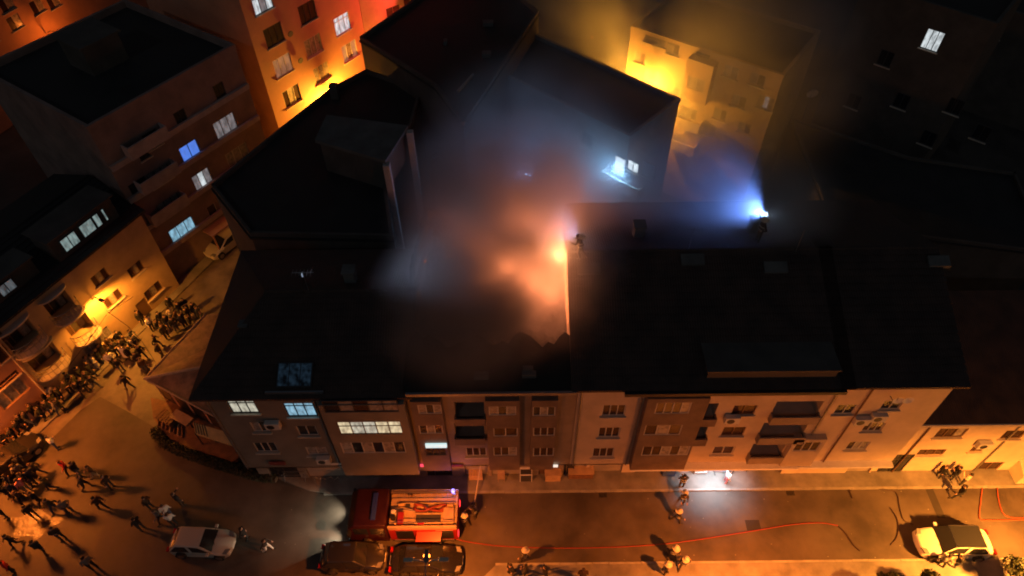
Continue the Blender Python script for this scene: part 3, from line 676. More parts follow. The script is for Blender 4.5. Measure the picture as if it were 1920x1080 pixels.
# ---------------------------------------------------------------- row along the side street
dA = Vector((.45, .893, 0)).normalized(); angA = math.atan2(dA.y, dA.x); PA = Vector((-35.3, 23.4, 0))
oA2 = PA + dA * 4.6; a2 = B('terraced_house', 'ochre house with curved balconies under the street lamp beside the crowd', oA2, angA, 12.4, 9, 8.4, W_OCHRE)
oA1 = PA - dA * 7; a1 = B('terraced_house', 'salmon house at the end of the crowded side street', oA1, angA, 11.58, 9, 8.0, W_SALMON)
def curved_balcony(b, u, v, wd=1.9, up=None):
    s, z = b.on(u, v); b.opening(s - wd / 2, s + wd / 2, z - 1.0, z + 1.05, 1.0)
    m = MB(); n = 10; pts = [(s - wd / 2 - .2, -.003)] + [(s - (wd / 2 + .2) * math.cos(math.pi * k / n), -.15 - .75 * math.sin(math.pi * k / n)) for k in range(n + 1)] + [(s + wd / 2 + .2, -.003)]
    m.prism(pts, z - 1.15, z - 1.0); o = m.build('balcony', STONE, b.root); m = MB(); m.prism([(x, y * .6) for x, y in pts], z + 1.12, z + 1.24); m.build('hood', STONE, b.root)
    m = MB(); ps = [Vector((x, y, z - .05)) for x, y in pts[1:-1]]; m.tube(ps, .03, 6); m.tube([p - Vector((0, 0, .45)) for p in ps], .02, 6)
    for p in ps: m.tube([p, p - Vector((0, 0, .95))], .015, 4)
    m.build('railing', METAL, o)
    make_window(b.root, s, z, wd - .1, 1.95, 3, [GLASSB, GLASS, CURT], FRAMEB, 0, 0.75, False, .16)
for (u, v) in ((150, 612), (112, 572)): curved_balcony(a2, u, v, 1.7)
for (u, v) in ((85, 672), (40, 630)): curved_balcony(a2, u, v, 2.0)
for (u, v, wd) in ((212, 560, 1.5), (288, 545, 1.6), (188, 520, 1.3), (255, 505, 1.3)): a2.wpx(u, v, wd, 1.0, 3, panes=[GLASSB, CURT, GLASSB], frame=FRAMEB)
for (u, v) in ((168, 650), (196, 628)): a2.wpx(u, v, 1.1, 1.1, 2, panes=[CURT])
a2.wpx(272, 580, 1.0, 2.0, 1, panes=[FRAMEB], frame=FRAMEB, sill=False)
a2.finish(); ra2 = gable(a2, 8.4, 1.6, .3, .5, ROOFF)
a1.wpx(20, 735, 2.0, 1.8, 3, panes=[CURT], frame=TANW, sill=False); a1.wpx(12, 715, 1.8, .5, 4, panes=[GLASSB], frame=FRAMEB); a1.wpx(8, 660, 1.2, 1.2, 2, panes=[GLASSB], frame=FRAMEB)
a1.finish(); gable(a1, 8.0, 1.6, .3, .5, ROOFF); downpipe(a1, 11.4, .1, 7.9, mt=STONE)
# set-back attic with five lit panes on the dark roof
p = a2.loc(at(160, 430, 9.6)); m = MB(); m.box(p.x - 2.6, p.x + 2.6, p.y, p.y + 2.0, 8.6, 10.6); m.box(p.x - 2.8, p.x + 2.8, p.y - .25, p.y + 2.2, 10.6, 10.7); at_ = m.build('attic_room', W_DARK, ra2)
for (dx, ww, c) in ((-1.35, 1.25, 2), (.15, 1.1, 1), (1.0, .5, 1), (1.65, .25, 1)): make_window(at_, p.x + dx, 9.65, ww, 1.1, c, [L_TEAL], FRAMED, 0, p.y - .16, False, .15)
p = a1.loc(at(25, 525, 9.6)); m = MB(); m.box(p.x - 1.6, p.x + 1.6, p.y, p.y + 1.6, 8.4, 10.2); m.box(p.x - 1.75, p.x + 1.75, p.y - .2, p.y + 1.7, 10.2, 10.3); at_ = m.build('attic_room', W_DARK, a1.root)
make_window(at_, p.x - .6, 9.5, 1.1, .9, 2, [lit('lit_faint_grey_room', (.6, .72, .8), .16, contrast=.8)], FRAMED, 0, p.y - .16, False, .15)

dB = Vector((.56, .83, 0)).normalized(); angB = math.atan2(dB.y, dB.x)
bb_ = B('apartment_building', 'five storey brown block with a deep blue lit window above the side street', (-28.4, 39.1), angB, 12.8, 13.5, 15.0, mat('wall_pinkish_render', (.25, .175, .15), .85, var=.2, vscale=1.5))
for (u, v, ww, hh, c, pn, fr) in ((423, 236, 1.7, 1.25, 3, [L_DIM], FRAME), (357, 284, 1.35, 1.2, 2, [L_DEEP], FRAMED), (446, 291, 1.8, 1.2, 3, [CURT], FRAME), (380, 337, 1.35, 1.25, 3, [L_DIM, L_WHITE, L_DIM], FRAME), (343, 432, 1.9, 1.2, 3, [L_BLUE], FRAMED), (398, 394, .7, .9, 1, [GLASSB], STONE),
                                  (340, 222, .8, 1.1, 2, [GLASS], FRAMED), (412, 170, .8, 1.0, 2, [GLASS], FRAMED), (285, 262, 1.0, 1.1, 2, [GLASS], FRAMED), (300, 330, 1.5, 1.1, 3, [CURT], FRAMED), (262, 352, 1.2, 1.1, 2, [GLASS], FRAMED), (318, 385, 1.6, 1.1, 3, [CURT], FRAMED), (268, 285, .7, 1.0, 1, [GLASS], FRAMED)):
    bb_.wpx(u, v, ww * 1.22, hh * 1.2, c, panes=pn, frame=fr)
for z in (3.2, 6.1, 9.0, 12.0):
    m = MB(); m.box(.03, 12.77, -.22, -.003, z - .25, z + .2); m.build('string_course', mat('pale_pink_band', (.40, .32, .30), .85, var=.15, vscale=.8), bb_.root)
bb_.finish(); flat(bb_, 15.0, .55, ROOFF); [balcony(bb_, .6 + k, 3.9 + k, zz, .8, .9, MATS['pale_pink_band']) for k, zz in ((0, 6.35), (.4, 9.25), (.8, 12.25))]
# small rooftop hut
m = MB(); m.box(4.5, 7.5, 6.0, 9.0, 14.99, 17.2); m.box(4.3, 7.7, 5.8, 9.2, 17.2, 17.35); m.build('roof_hut', W_DARK, bb_.root)
# entrance porch of that block
p = bb_.loc(at(415, 458)); m = MB(); m.box(p.x - 1.1, p.x + 1.1, -1.3, -.003, 2.5, 2.62); m.box(p.x - 1.05, p.x - .95, -1.25, -1.15, 0, 2.5); m.box(p.x + .95, p.x + 1.05, -1.25, -1.15, 0, 2.5); m.build('porch', W_SALMON, bb_.root)

dC = Vector((.567, .824, 0)).normalized(); angC = math.atan2(dC.y, dC.x)
cc = B('apartment_building', 'tall salmon block whose lower storeys glow yellow above the street lamp', (-21.2, 53.2), angC, 12.5, 14, 23, W_SALMON)
for (u, v, pn, fr) in ((492, 3, [L_WHITE, L_DIM, L_WHITE], FRAMED), (514, 66, [GLASS], FRAMED), (577, 23, [GLASSB], FRAMED), (531, 123, [L_ORNG, L_ORNG], FRAME), (588, 86, [CURT], FRAME), (642, 45, [L_WHITE], FRAME), (548, 180, [GLASSB, CURT, GLASSB], FRAME), (604, 137, [CURT], CANVAS), (656, 96, [L_ORNG, CURT, L_ORNG], FRAME)):
    cc.wpx(u, v, 1.95, 1.7, 3, panes=pn, frame=fr, transom=.2 if pn[0] is L_WHITE else 0)
cc.finish(); flat(cc, 23, .5)
for s, z in (cc.on(541, 62), cc.on(560, 112)):
    m = MB(); m.disc((s, -.25, z), .28, (0, 1, .2), .05, 14); m.tube([(s, -.2, z), (s, 0, z)], .03); m.build('dish', W_GREY, cc.root)
oc2 = Vector((-21.2, 53.2, 0)) + dC * 12.55; ac2 = angC - RAD(16)
c2 = B('apartment_building', 'block beyond the tall salmon one, washed in red light', oc2, ac2, 12, 12, 21, W_ROSE)
for (u, v) in ((738, 25), (725, 62), (770, 2)): c2.wpx(u, v, 1.6, 1.4, 2, panes=[GLASSB], frame=FRAMEB)
c2.finish(); flat(c2, 21, .5)
# far block in the corner, lit orange
pk = at(108, 8, 9.0); pk2 = at(-60, 108, 9.0); dk = (pk - pk2); dk.z = 0; dk.normalize(); angK = math.atan2(dk.y, dk.x)
kk = B('apartment_building', 'far block lit dull orange beyond the flat dark roof in the corner', Vector((pk2.x, pk2.y, 0)) - dk * 4 + Vector((-1.5, 2.5, 0)), angK, 30, 10, 18, W_SALMON)
for (u, v) in ((28, 42), (70, 12), (100, 2), (-20, 70), (12, 8)): kk.wpx(u, v, 1.5, 1.4, 2, panes=[GLASSB, CURT], frame=STONE)
kk.finish(); flat(kk, 18, .4)

# ---------------------------------------------------------------- blocks behind the burning row
def poly_building(name, label, pts, H, roofm, par=.35, cat='building', wallm=None):
    c = sum((Vector((p[0], p[1], 0)) for p in pts), Vector()) / len(pts); root = empty(name, c); tag(root, label, cat)
    q = [(p[0] - c.x, p[1] - c.y) for p in pts]
    ar = sum(q[i][0] * q[(i + 1) % len(q)][1] - q[(i + 1) % len(q)][0] * q[i][1] for i in range(len(q)))
    if ar < 0: q = q[::-1]
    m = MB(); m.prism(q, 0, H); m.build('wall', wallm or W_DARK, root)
    m = MB(); m.prism([(x * 1.012, y * 1.012) for x, y in q], H + .003, H + .15); ro = m.build('roof', roofm, root)
    if par:
        m = MB()
        for i in range(len(q)):
            a, b_ = Vector((*q[i], 0)), Vector((*q[(i + 1) % len(q)], 0)); n = (b_ - a).normalized(); n = Vector((-n.y, n.x, 0)) * .2
            m.prism([(a.x, a.y), (b_.x, b_.y), ((b_ + n).x, (b_ + n).y), ((a + n).x, (a + n).y)], H + .153, H + .15 + par)
        m.build('parapet', wallm or W_DARK, ro)
    return root, ro, c


def bxy(l, z): return [(p.x, p.y) for p in (at(u, v, z) for u, v in l)]


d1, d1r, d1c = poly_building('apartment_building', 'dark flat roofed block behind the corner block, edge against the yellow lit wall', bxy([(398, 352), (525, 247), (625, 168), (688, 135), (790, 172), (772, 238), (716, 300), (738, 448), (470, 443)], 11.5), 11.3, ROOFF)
m = MB(); q0, q1 = at(630, 160, 12.0), at(612, 172, 12); m.box(q0.x - d1c.x - .3, q0.x - d1c.x + .3, q0.y - d1c.y - 1.2, q0.y - d1c.y - .6, 11.3, 12.6); m.build('chimney', W_DARK, d1r)
# stair tower with two pale piers
P = [at(612, 215, 14.2), at(765, 235, 14.2), at(722, 302, 14.2), at(590, 262, 14.2)]
m = MB(); pq = [(p.x - d1c.x, p.y - d1c.y) for p in P]; m.prism(pq[::-1], 13.95, 14.2); tw = m.build('stair_tower', W_GREY, d1)
cx = sum(p[0] for p in pq) / 4; cy = sum(p[1] for p in pq) / 4
m = MB(); m.prism([(cx + (x - cx) * .9, cy + (y - cy) * .9) for x, y in pq[::-1]], 11.46, 13.945); m.build('tower_wall', W_DARK, tw)
for (u, v) in ((724, 306), (768, 245)):
    p = at(u, v, 14.0); m = MB(); x, y = p.x - d1c.x, p.y - d1c.y; m.box(x - .22, x + .22, y - .22, y + .22, 3, 13.94); m.build('pier', mat('pale_grey_pier', (.34, .34, .33), .85, var=.15, vscale=.8), tw)
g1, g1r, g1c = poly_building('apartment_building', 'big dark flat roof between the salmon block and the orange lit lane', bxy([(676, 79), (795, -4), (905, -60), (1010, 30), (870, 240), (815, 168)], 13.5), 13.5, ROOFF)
for (u, v, wd) in ((915, 42, .9), (912, 100, .7), (835, 77, .3)):
    p = at(u, v, 13.9); m = MB(); x, y = p.x - g1c.x, p.y - g1c.y; m.box(x - wd / 2, x + wd / 2, y - .3, y + .3, 13.65, 14.0); m.build('skylight', W_GREY, g1r, bevel=.03)
p0, p1 = at(858, 172, 13.8), at(887, 140, 13.8); m = MB(); m.tube([p0 - g1c, p1 - g1c], .12, 6); m.build('vent_pipe', METAL, g1r)
# block with the brightly lit courtyard window
dE = Vector((.73, -.68, 0)).normalized(); angE = math.atan2(dE.y, dE.x); pe = Vector((13.3, 46.9, 0)); nE = Vector((-.68, -.73, 0)).normalized()
oe = pe + nE * 6.6 - dE * 17.0
ee = B('apartment_building', 'dark courtyard block with one brilliant white window seen through smoke', oe, angE, 17.0, 6.6, 11.8, mat('wall_courtyard_plaster', (.30, .28, .25), .9, var=.25, vscale=1.4, bump=.15))
ee.wpx(1161, 311, 1.0, 1.5, 1, panes=[L_GLOW], frame=FRAME); ee.wpx(1186, 313, 1.0, .9, 2, panes=[L_GLOW], frame=FRAME)
for (u, v) in ((1058, 315), ): ee.wpx(u, v, 1.0, .9, 2, panes=[L_DIM], frame=FRAMED)
for (u, v) in ((1100, 262), (1040, 262), (1215, 320)): ee.wpx(u, v, 1.1, 1.2, 2, panes=[GLASS], frame=FRAMED)
s, z = ee.on(1172, 335); balcony(ee, s - 1.6, s + 1.9, z - .4, 1.0, .9, W_PALE)
ee.finish(); re_ = flat(ee, 11.8, .35, ROOFF)
gx = Vector((-1.6, 46.6, 0)); 
h1, h1r, h1c = poly_building('courtyard_house', 'low dark house in the courtyard behind the burning block', bxy([(808, 300), (905, 250), (960, 300), (940, 420), (812, 440)], 7.0), 7.0, ROOFG, .3)
for (u, v) in ((922, 310), (900, 325), (931, 408)):
    p = at(u, v, 7.6); m = MB(); x, y = p.x - h1c.x, p.y - h1c.y; m.box(x - .12, x + .12, y - .12, y + .12, 7.15, 8.0); m.build('vent_pipe', STONE, h1r)
dF = Vector((.81, -.59, 0)).normalized(); angF = math.atan2(dF.y, dF.x); pf = at(1183, 55, 14.6)
ff = B('apartment_building', 'ochre block glowing yellow in the smoke behind the courtyard', (pf.x, pf.y), angF, 12.8, 8, 14.6, W_OCHRE)
for (u, v, ww, hh, pn) in ((1228, 75, 1.9, .8, [CURT]), (1318, 101, 1.2, .8, [CURT]), (1220, 143, 1.4, 1.2, [L_YEL]), (1436, 193, 1.3, 1.1, [CURT, L_DIM, CURT]), (1290, 212, 1.5, 1.1, [GLASSB, CURT, GLASSB]), (1272, 262, 1.5, 1.1, [CURT])):
    ff.wpx(u, v, ww, hh, 3 if ww > 1.2 else 1, panes=pn, frame=STONE)
for (u, v) in ((1293, 226), (1283, 268)): s, z = ff.on(u, v); balcony(ff, s - 1.3, s + 1.3, z - .2, 1.0, .8, W_PALE)
for (u, v, ww) in ((1262, 92, 1.1), (1370, 135, 1.2), (1420, 150, 1.2), (1385, 190, 1.2), (1350, 215, 1.1), (1200, 108, 1.0), (1262, 172, 1.1), (1330, 245, 1.1), (1395, 240, 1.1)):
    ff.wpx(u, v, ww, 1.0, 2, panes=[CURT, GLASSB], frame=STONE)
ff.finish(); rF = flat(ff, 14.6, .3)
s, z = ff.on(1305, 158, .9); bay(ff, s - 1.1, s + 1.1, z - 1.6, z + 1.9, .9, W_OCHRE, [(s, z, 1.5, 1.1, 2, dict(panes=[CURT], frame=STONE))])
# lit garden wall left of it
pw0, pw1 = at(992, 62, 11.0), at(1136, 126, 11.0); d_ = pw1 - pw0
wl = empty('roof_edge_wall', (pw0.x, pw0.y, 0)); tag(wl, 'thin pale wall along the lane, catching the yellow lamp light', 'wall')
n_ = Vector((-d_.y, d_.x, 0)).normalized() * .25; m = MB(); m.prism([(0, 0), (d_.x, d_.y), (d_.x + n_.x, d_.y + n_.y), (n_.x, n_.y)], 0, 11.0); m.build('masonry', W_PALE, wl)
m = MB(); n2 = n_ * .4; m.prism([(-n2.x, -n2.y), (d_.x - n2.x, d_.y - n2.y), (d_.x + n_.x + n2.x, d_.y + n_.y + n2.y), (n_.x + n2.x, n_.y + n2.y)], 11.003, 11.1); m.build('coping', STONE, wl)
# dim blocks to the right
dJ = Vector((.75, -.66, 0)).normalized(); angJ = math.atan2(dJ.y, dJ.x); pj = at(1600, 20, 14)
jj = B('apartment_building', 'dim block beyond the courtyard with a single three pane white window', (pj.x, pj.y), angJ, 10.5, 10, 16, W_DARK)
jj.wpx(1748, 76, 1.4, 1.7, 3, panes=[L_WHITE], frame=FRAMED)
for (u, v) in ((1660, 110), (1690, 190), (1790, 200), (1600, 190), (1740, 260), (1840, 250)): jj.wpx(u, v, 1.2, 1.4, 2, panes=[GLASS], frame=FRAMED)
jj.finish(); flat(jj, 16, .4)
pj2 = at(1780, 10, 12.5)
pj2 = at(1866, 60, 8.5) - dJ * 5.0
j2 = B('apartment_building', 'unlit block at the far corner with one small pale window', (pj2.x, pj2.y), angJ, 16, 8, 10.5, W_DARK)
j2.wpx(1866, 60, 1.3, 1.2, 2, panes=[L_WHITE], frame=FRAMED); j2.finish(); flat(j2, 10.5, .3)
q1_, q1r, q1c = poly_building('courtyard_house', 'wide low dark roofed house behind the long pale block', bxy([(1480, 225), (1700, 300), (1900, 330), (1960, 480), (1560, 430)], 6), 6.0, ROOFF, .25)
p = at(1522, 176, 9); m = MB()
ds = empty('satellite_dish', (p.x, p.y, 0)); tag(ds, 'small grey satellite dish on a pole at the edge of the dim block', 'satellite dish')
m.tube([(0, 0, 0), (0, 0, 8.9)], .05); m.build('pole', METAL, ds); m = MB(); n = 16; m.v.append((0, 0.12, 9.1))
for k in range(n): m.v.append((.5 * math.cos(k * 6.283 / n), -.1 - .1 * math.sin(k * 6.283 / n), 9.1 + .48 * math.sin(k * 6.283 / n)))
for k in range(n): m.f.append((0, 1 + k, 1 + (k + 1) % n)); m.m.append(0)
m.build('dish', mat('dish_white', (.7, .68, .63), .5), ds)

# ---------------------------------------------------------------- street lamps
def street_lamp(label, base, h, arm, energy, col=SOD, cone=None, size=.15, head_len=.55, omni=.06, twin=False):
    """a post with a bent arm; arm is a horizontal vector from post to lantern"""
    base = Vector(base); arm = Vector((arm[0], arm[1], 0)); root = empty('street_lamp', base); tag(root, label, 'street lamp')
    m = MB(); m.tube([(0, 0, 0), (0, 0, .9)], .1, 10); m.build('base', DMETAL, root)
    m = MB(); m.tube([(0, 0, .9), (0, 0, h - .5)], .07, 10, r1=.05); m.build('post', METAL, root)
    m = MB(); m.tube([Vector((0, 0, h - .5)), Vector((0, 0, h - .1)) + arm * .15, Vector((0, 0, h + .1)) + arm * .6, Vector((0, 0, h + .12)) + arm], .04, 8); m.build('arm', METAL, root)
    if twin:
        for sx in (-1, 1):
            m = MB(); m.tube([Vector((0, 0, h - .05)) + arm, Vector((sx * .35, .05, h + .12)) + arm, Vector((sx * .75, .05, h + .15)) + arm], .045, 8); ar = m.build('cross_arm', mat('pale_lamp_paint', (.6, .55, .45), .5), root)
            m = MB(); c_ = Vector((sx * .9, .05, h + .1)) + arm; m.box(c_.x - .25, c_.x + .25, c_.y - .1, c_.y + .1, c_.z, c_.z + .12); m.build('lantern', MATS['pale_lamp_paint'], ar, bevel=.03)
    e = arm.normalized() if arm.length else Vector((1, 0, 0)); c = Vector((0, 0, h + .1)) + arm; s = Vector((-e.y, e.x, 0))
    m = MB(); q = [c - e * .1 - s * .14, c + e * head_len - s * .1, c + e * head_len + s * .1, c - e * .1 + s * .14]
    m.prism([(p.x, p.y) for p in q], c.z, c.z + .14); hd = m.build('lantern', METAL, root, bevel=.03, recalc=True)
    m = MB(); cc_ = c + e * head_len * .5; m.prism([(cc_.x + .18 * math.cos(a) * 1.0, cc_.y + .12 * math.sin(a)) for a in [k * .5236 for k in range(12)]], c.z - .06, c.z - .004)
    m.build('lens', mat('sodium_lens', (.5, .3, .1), .3, emit=SOD, estr=12), hd)
    if omni: lamp('POINT', 'lamp_light', base + cc_ + Vector((0, 0, -.3)), energy * omni, col, size)
    if omni < 1: lamp('SPOT', 'lamp_light', base + cc_ + Vector((0, 0, -.16)), energy * (1 - omni), col, size, (0, 0, -1), cone or RAD(160), 1.0)
    return root


def wall_lamp(label, b, s, z, reach, energy, col=SOD, cone=None, omni=.06):
    root = empty('wall_lamp', b.O + b.d * s, b.a); tag(root, label, 'wall lamp')
    m = MB(); m.tube([(0, -.02, z - .5), (0, -reach * .4, z), (0, -reach, z + .1)], .035, 8); m.build('arm', METAL, root)
    m = MB(); m.box(-.13, .13, -reach - .45, -reach, z + .02, z + .15); hd = m.build('lantern', METAL, root, bevel=.03)
    m = MB(); m.box(-.09, .09, -reach - .38, -reach - .06, z - .04, z + .018); m.build('lens', mat('sodium_lens', (.5, .3, .1), .3, emit=SOD, estr=12), hd)
    P = b.O + b.d * s + b.n * (reach + .22) + Vector((0, 0, z - .12))
    if omni: lamp('POINT', 'lamp_light', P - Vector((0, 0, .15)), energy * omni, col, .15)
    if omni < 1: lamp('SPOT', 'lamp_light', P, energy * (1 - omni), col, .12, (0, 0, -1), cone or RAD(170), .45)
    return root


s, _ = a2.on(215, 620); wall_lamp('lamp on a short arm over the yellow patch beside the crowd', a2, s, 5.4, 1.0, 2400, (1.0, .32, .03), omni=.03)
p = at(800, 1046, 7.2); street_lamp('post with twin pale arms above the black sedan', (p.x, p.y - 1.2, 0), 7.2, (0, 1.0), 7500, SOD, cone=RAD(156), twin=True)
p = at(60, 985); street_lamp('post lighting the wet paving at the edge of the junction', (p.x * 1.20 + .2, p.y * 1.19 - .6, 0), 8.0, (.8, .5), 13500, SOD, omni=.02, cone=RAD(160), size=.9)
street_lamp('lamp post at the near kerb beyond the white car', (30.4, 10.4, 0), 8.2, (-.5, .9), 46000, (1.0, .31, .035), omni=.035, cone=RAD(164), size=.3)
street_lamp('lamp post at the near kerb below the bright shop', (13.0, 10.0, 0), 7.8, (0, .9), 15000, SOD)
s, z = cc.on(612, 178); wall_lamp('lamp on the tall salmon block, hidden below the roof edge', cc, s, z - .5, 1.1, 7000, SODY, omni=1)
s, z = ff.on(1222, 146); wall_lamp('lamp on the ochre block glowing through the smoke', ff, s, z - .3, 1.9, 16000, SODY, omni=1)
wall_lamp('lamp lighting the far orange block in the corner', kk, 12, 6.5, 2.5, 420, SOD, omni=1)
# red neon beyond the salmon block
pr = c2.O + c2.d * 6 + c2.n * 1.2
ne = empty('neon_sign', pr, c2.a); tag(ne, 'red neon tube sign in the lane by the red washed block', 'sign')
m = MB(); m.box(-.8, .8, -.05, .05, 11.0, 12.2); m.build('panel', FRAMED, ne); m = MB(); m.tube([(-.6, -.1, 11.2), (.6, -.1, 11.2), (.6, -.1, 12.0), (-.6, -.1, 12.0), (-.6, -.1, 11.25)], .05); m.build('tube', mat('red_neon', (.3, .02, .03), .4, emit=(1, .05, .07), estr=14), ne)
m = MB(); m.box(-.05, .05, .05, 1.2, 11.5, 11.6); m.build('bracket', METAL, ne)
lamp('POINT', 'neon_light', pr + c2.n * .6 + Vector((0, 0, 11.6)), 3600, (1, .06, .05), .3)

# ---------------------------------------------------------------- cars
def car(label, loc, rz, L=4.4, W=1.8, H=1.48, paint=None, hood=.92, belt=.95, deck=.98, cab=(-1.95, 1.15), roof=(-1.25, .25), roofglass=False, cat='car', lights=False, bed=False, rails=False, name='parked_car'):
    """x forward; cab = beltline ends of the cabin, roof = roof ends (x from the middle)"""
    root = empty(name, loc, rz); tag(root, label, cat); h2 = W / 2
    prof = [(-L / 2, .38), (-L / 2 + .02, .72), (-L / 2 + .16, deck - .06), (cab[0] - .05, deck), (cab[1] + .05, belt), (L / 2 - .55, hood - .08), (L / 2 - .12, hood - .22), (L / 2, .62), (L / 2 - .02, .36), (L / 2 - .3, .22), (-L / 2 + .3, .22)]
    m = MB(); n = len(prof); ys = [-1, -.86, -.5, 0, .5, .86, 1]
    def width(x, z):
        e = max(0, abs(x) - (L / 2 - .75)) / .75; k = h2 * (1 - .2 * e * e); return k * (1 - .05 * max(0, z - .6) / .4)
    for yk in ys:
        for (x, z) in prof:
            crown = (1 - yk * yk) * .03 if z > .55 else 0; e = abs(yk); nose = .10 * e ** 3 * (1 if x > 0 else -1) if abs(x) > L / 2 - .6 else 0
            zz = z - (.09 if (e == 1 and z > .6) else 0); m.v.append((x - nose, width(x, z) * yk, zz + crown))
    for j in range(len(ys) - 1):
        for i in range(n): a = j * n + i; b_ = j * n + (i + 1) % n; m.f.append((a, b_, b_ + n, a + n)); m.m.append(0)
    m.f.append(tuple(range(n))); m.m.append(0); m.f.append(tuple(range((len(ys) - 1) * n, len(ys) * n))[::-1]); m.m.append(0)
    body = m.build('body', paint, root, smooth=False, recalc=True)
    md = body.modifiers.new('b', 'BEVEL'); md.width = .045; md.segments = 3; md.limit_method = 'ANGLE'; md.angle_limit = RAD(24)
    body.data.polygons.foreach_set('use_smooth', [True] * len(body.data.polygons))
    # cabin shell
    wb, wr = h2 * .93, h2 * .74; zb, zt = belt - .04, H
    lo = [(cab[0], -wb), (cab[1], -wb), (cab[1], wb), (cab[0], wb)]; hi = [(roof[0], -wr), (roof[1], -wr), (roof[1], wr), (roof[0], wr)]
    m = MB(); m.v = [(x, y, zb) for x, y in lo] + [(x, y, zt) for x, y in hi]
    for f in ((3, 2, 1, 0), (4, 5, 6, 7), (0, 1, 5, 4), (1, 2, 6, 5), (2, 3, 7, 6), (3, 0, 4, 7)): m.f.append(f); m.m.append(0)
    m.build('cabin', paint, root, bevel=.09, seg=3, smooth=True)
    def pane(nm, q, mt, off=.012, shrink=.1):
        q = [Vector(p) for p in q]; c = sum(q, Vector()) / 4; nn = (q[1] - q[0]).cross(q[3] - q[0]).normalized()
        if nn.dot(c - Vector((0, 0, .8))) < 0: nn = -nn
        q = [p + (c - p).normalized() * shrink + nn * off for p in q]; mm = MB(); mm.quad(*q); mm.quad(*[p - nn * .02 for p in q[::-1]]); return mm.build(nm, mt, root)
    V = lambda i, top: Vector((*(hi if top else lo)[i], zt if top else zb))
    pane('windshield', [V(1, 0), V(2, 0), V(2, 1), V(1, 1)], GLASS, off=.016 if roofglass else .012, shrink=.015 if roofglass else .1); pane('rear_window', [V(0, 0), V(3, 0), V(3, 1), V(0, 1)], GLASS)
    for (i, j) in ((0, 1), (3, 2)):
        mid0, mid1 = V(i, 0).lerp(V(j, 0), .52), V(i, 1).lerp(V(j, 1), .5)
        pane('side_window', [V(i, 0), mid0, mid1, V(i, 1)], GLASS, shrink=.11); pane('side_window', [mid0, V(j, 0), V(j, 1), mid1], GLASS, shrink=.11)
    if roofglass: pane('glass_roof', [V(0, 1), V(1, 1), V(2, 1), V(3, 1)], GLASS, .014, .015)
    if rails:
        for sy in (-1, 1): m = MB(); m.tube([(roof[0] + .02, sy * wr * 1.0, zt - .01), (roof[0] + .15, sy * wr, zt + .05), (roof[1] - .15, sy * wr, zt + .05), (roof[1], sy * wr, zt - .01)], .025, 6); m.build('roof_rail', CHROME, root)
    for (x, sy) in ((L * .31, 1), (L * .31, -1), (-L * .30, 1), (-L * .30, -1)):
        m = MB(); m.disc((x, sy * (h2 - .09), .33), .33, (0, 1, 0), .22, 20); wh = m.build('wheel', RUBBER, root); m = MB(); m.disc((x, sy * (h2 + .005), .33), .21, (0, 1, 0), .04, 14); m.build('rim', CHROME, wh)
    for sy in (-1, 1):
        m = MB(); m.prism([(L / 2 - .36, sy * h2 * .50), (L / 2 - .06, sy * h2 * .45), (L / 2 - .2, sy * h2 * .82), (L / 2 - .45, sy * h2 * .86)], hood - .27, hood - .13); m.build('headlight', mat('headlight_glass', (.22, .22, .22), .12), root)
        m = MB(); m.box(-L / 2 - .015, -L / 2 + .12, min(sy * h2 * .5, sy * h2 * .84), max(sy * h2 * .5, sy * h2 * .84), deck - .3, deck - .14); m.build('taillight', mat('taillight_red', (.35, .01, .01), .25), root)
        m = MB(); m.box(cab[1] - .32, cab[1] - .14, min(sy * h2 * .94, sy * (h2 + .17)), max(sy * h2 * .94, sy * (h2 + .17)), belt, belt + .13); m.build('mirror', paint, root, bevel=.03)
        m = MB(); m.box(-.35, -.15, sy * h2 * .985 - .012, sy * h2 * .985 + .012, belt - .2, belt - .17); m.build('door_handle', CHROME, root)
    m = MB(); m.box(L / 2 - .02, L / 2 + .012, -.26, .26, .42, .53); m.build('number_plate', CLOTHW, root); m = MB(); m.box(-L / 2 - .012, -L / 2 + .02, -.26, .26, .56, .67); m.build('number_plate', CLOTHW, root)
    for sy in (-.28, .28): m = MB(); m.tube([(cab[1] + .02, sy, belt + .03), (cab[1] - .22, sy + .42, belt + .17)], .012, 4); m.build('wiper', BLACK, root)
    return root


P_WHITE = mat('white_car_paint', (.78, .74, .66), .3, coat=.7); P_BLACK = mat('black_car_paint', (.022, .02, .019), .25, metal=.3, coat=.9); P_DARK = mat('charcoal_car_paint', (.022, .02, .02), .28, coat=.8)
p = at(1786, 1018, .6); car('white car with a black glass roof parked at the kerb', (p.x, p.y, 0), math.pi - RAD(1.5), 4.45, 1.82, 1.6, P_WHITE, 1.0, 1.02, 1.05, (-1.75, 1.15), (-1.35, .45), True, rails=True)
p = at(800, 1050, .6); car('black sedan parked below the lamp arms beside the fire engine', (p.x, p.y, 0), 0.0, 4.4, 1.78, 1.43, P_BLACK, .88, .92, .95, (-1.7, 1.05), (-1.2, .3))
p = at(662, 1044, .6); car('charcoal hatchback half in shadow in front of the black sedan', (p.x, p.y, 0), 0.0, 3.9, 1.7, 1.46, P_DARK, .9, .94, .98, (-1.75, .95), (-1.3, .25))
p = at(380, 1017, .6); car('white hatchback with dark windows near the junction, nose to the sedan', (p.x, p.y, 0), RAD(-3), 3.9, 1.68, 1.45, mat('dull_white_car_paint', (.5, .47, .41), .35, coat=.6), .9, .94, .98, (-1.75, .95), (-1.3, .2))
for (u, v, rz, pt, lb) in ((424, 452, 236, MATS['dull_white_car_paint'], 'pale car parked in the lane by the porch of the brown block'), (20, 862, 62, P_DARK, 'dark car parked nose to the crowd at the edge of the junction'), ):
    p = at(u, v, .6); car(lb, (p.x, p.y, 0), RAD(rz), 4.2, 1.75, 1.45, pt)

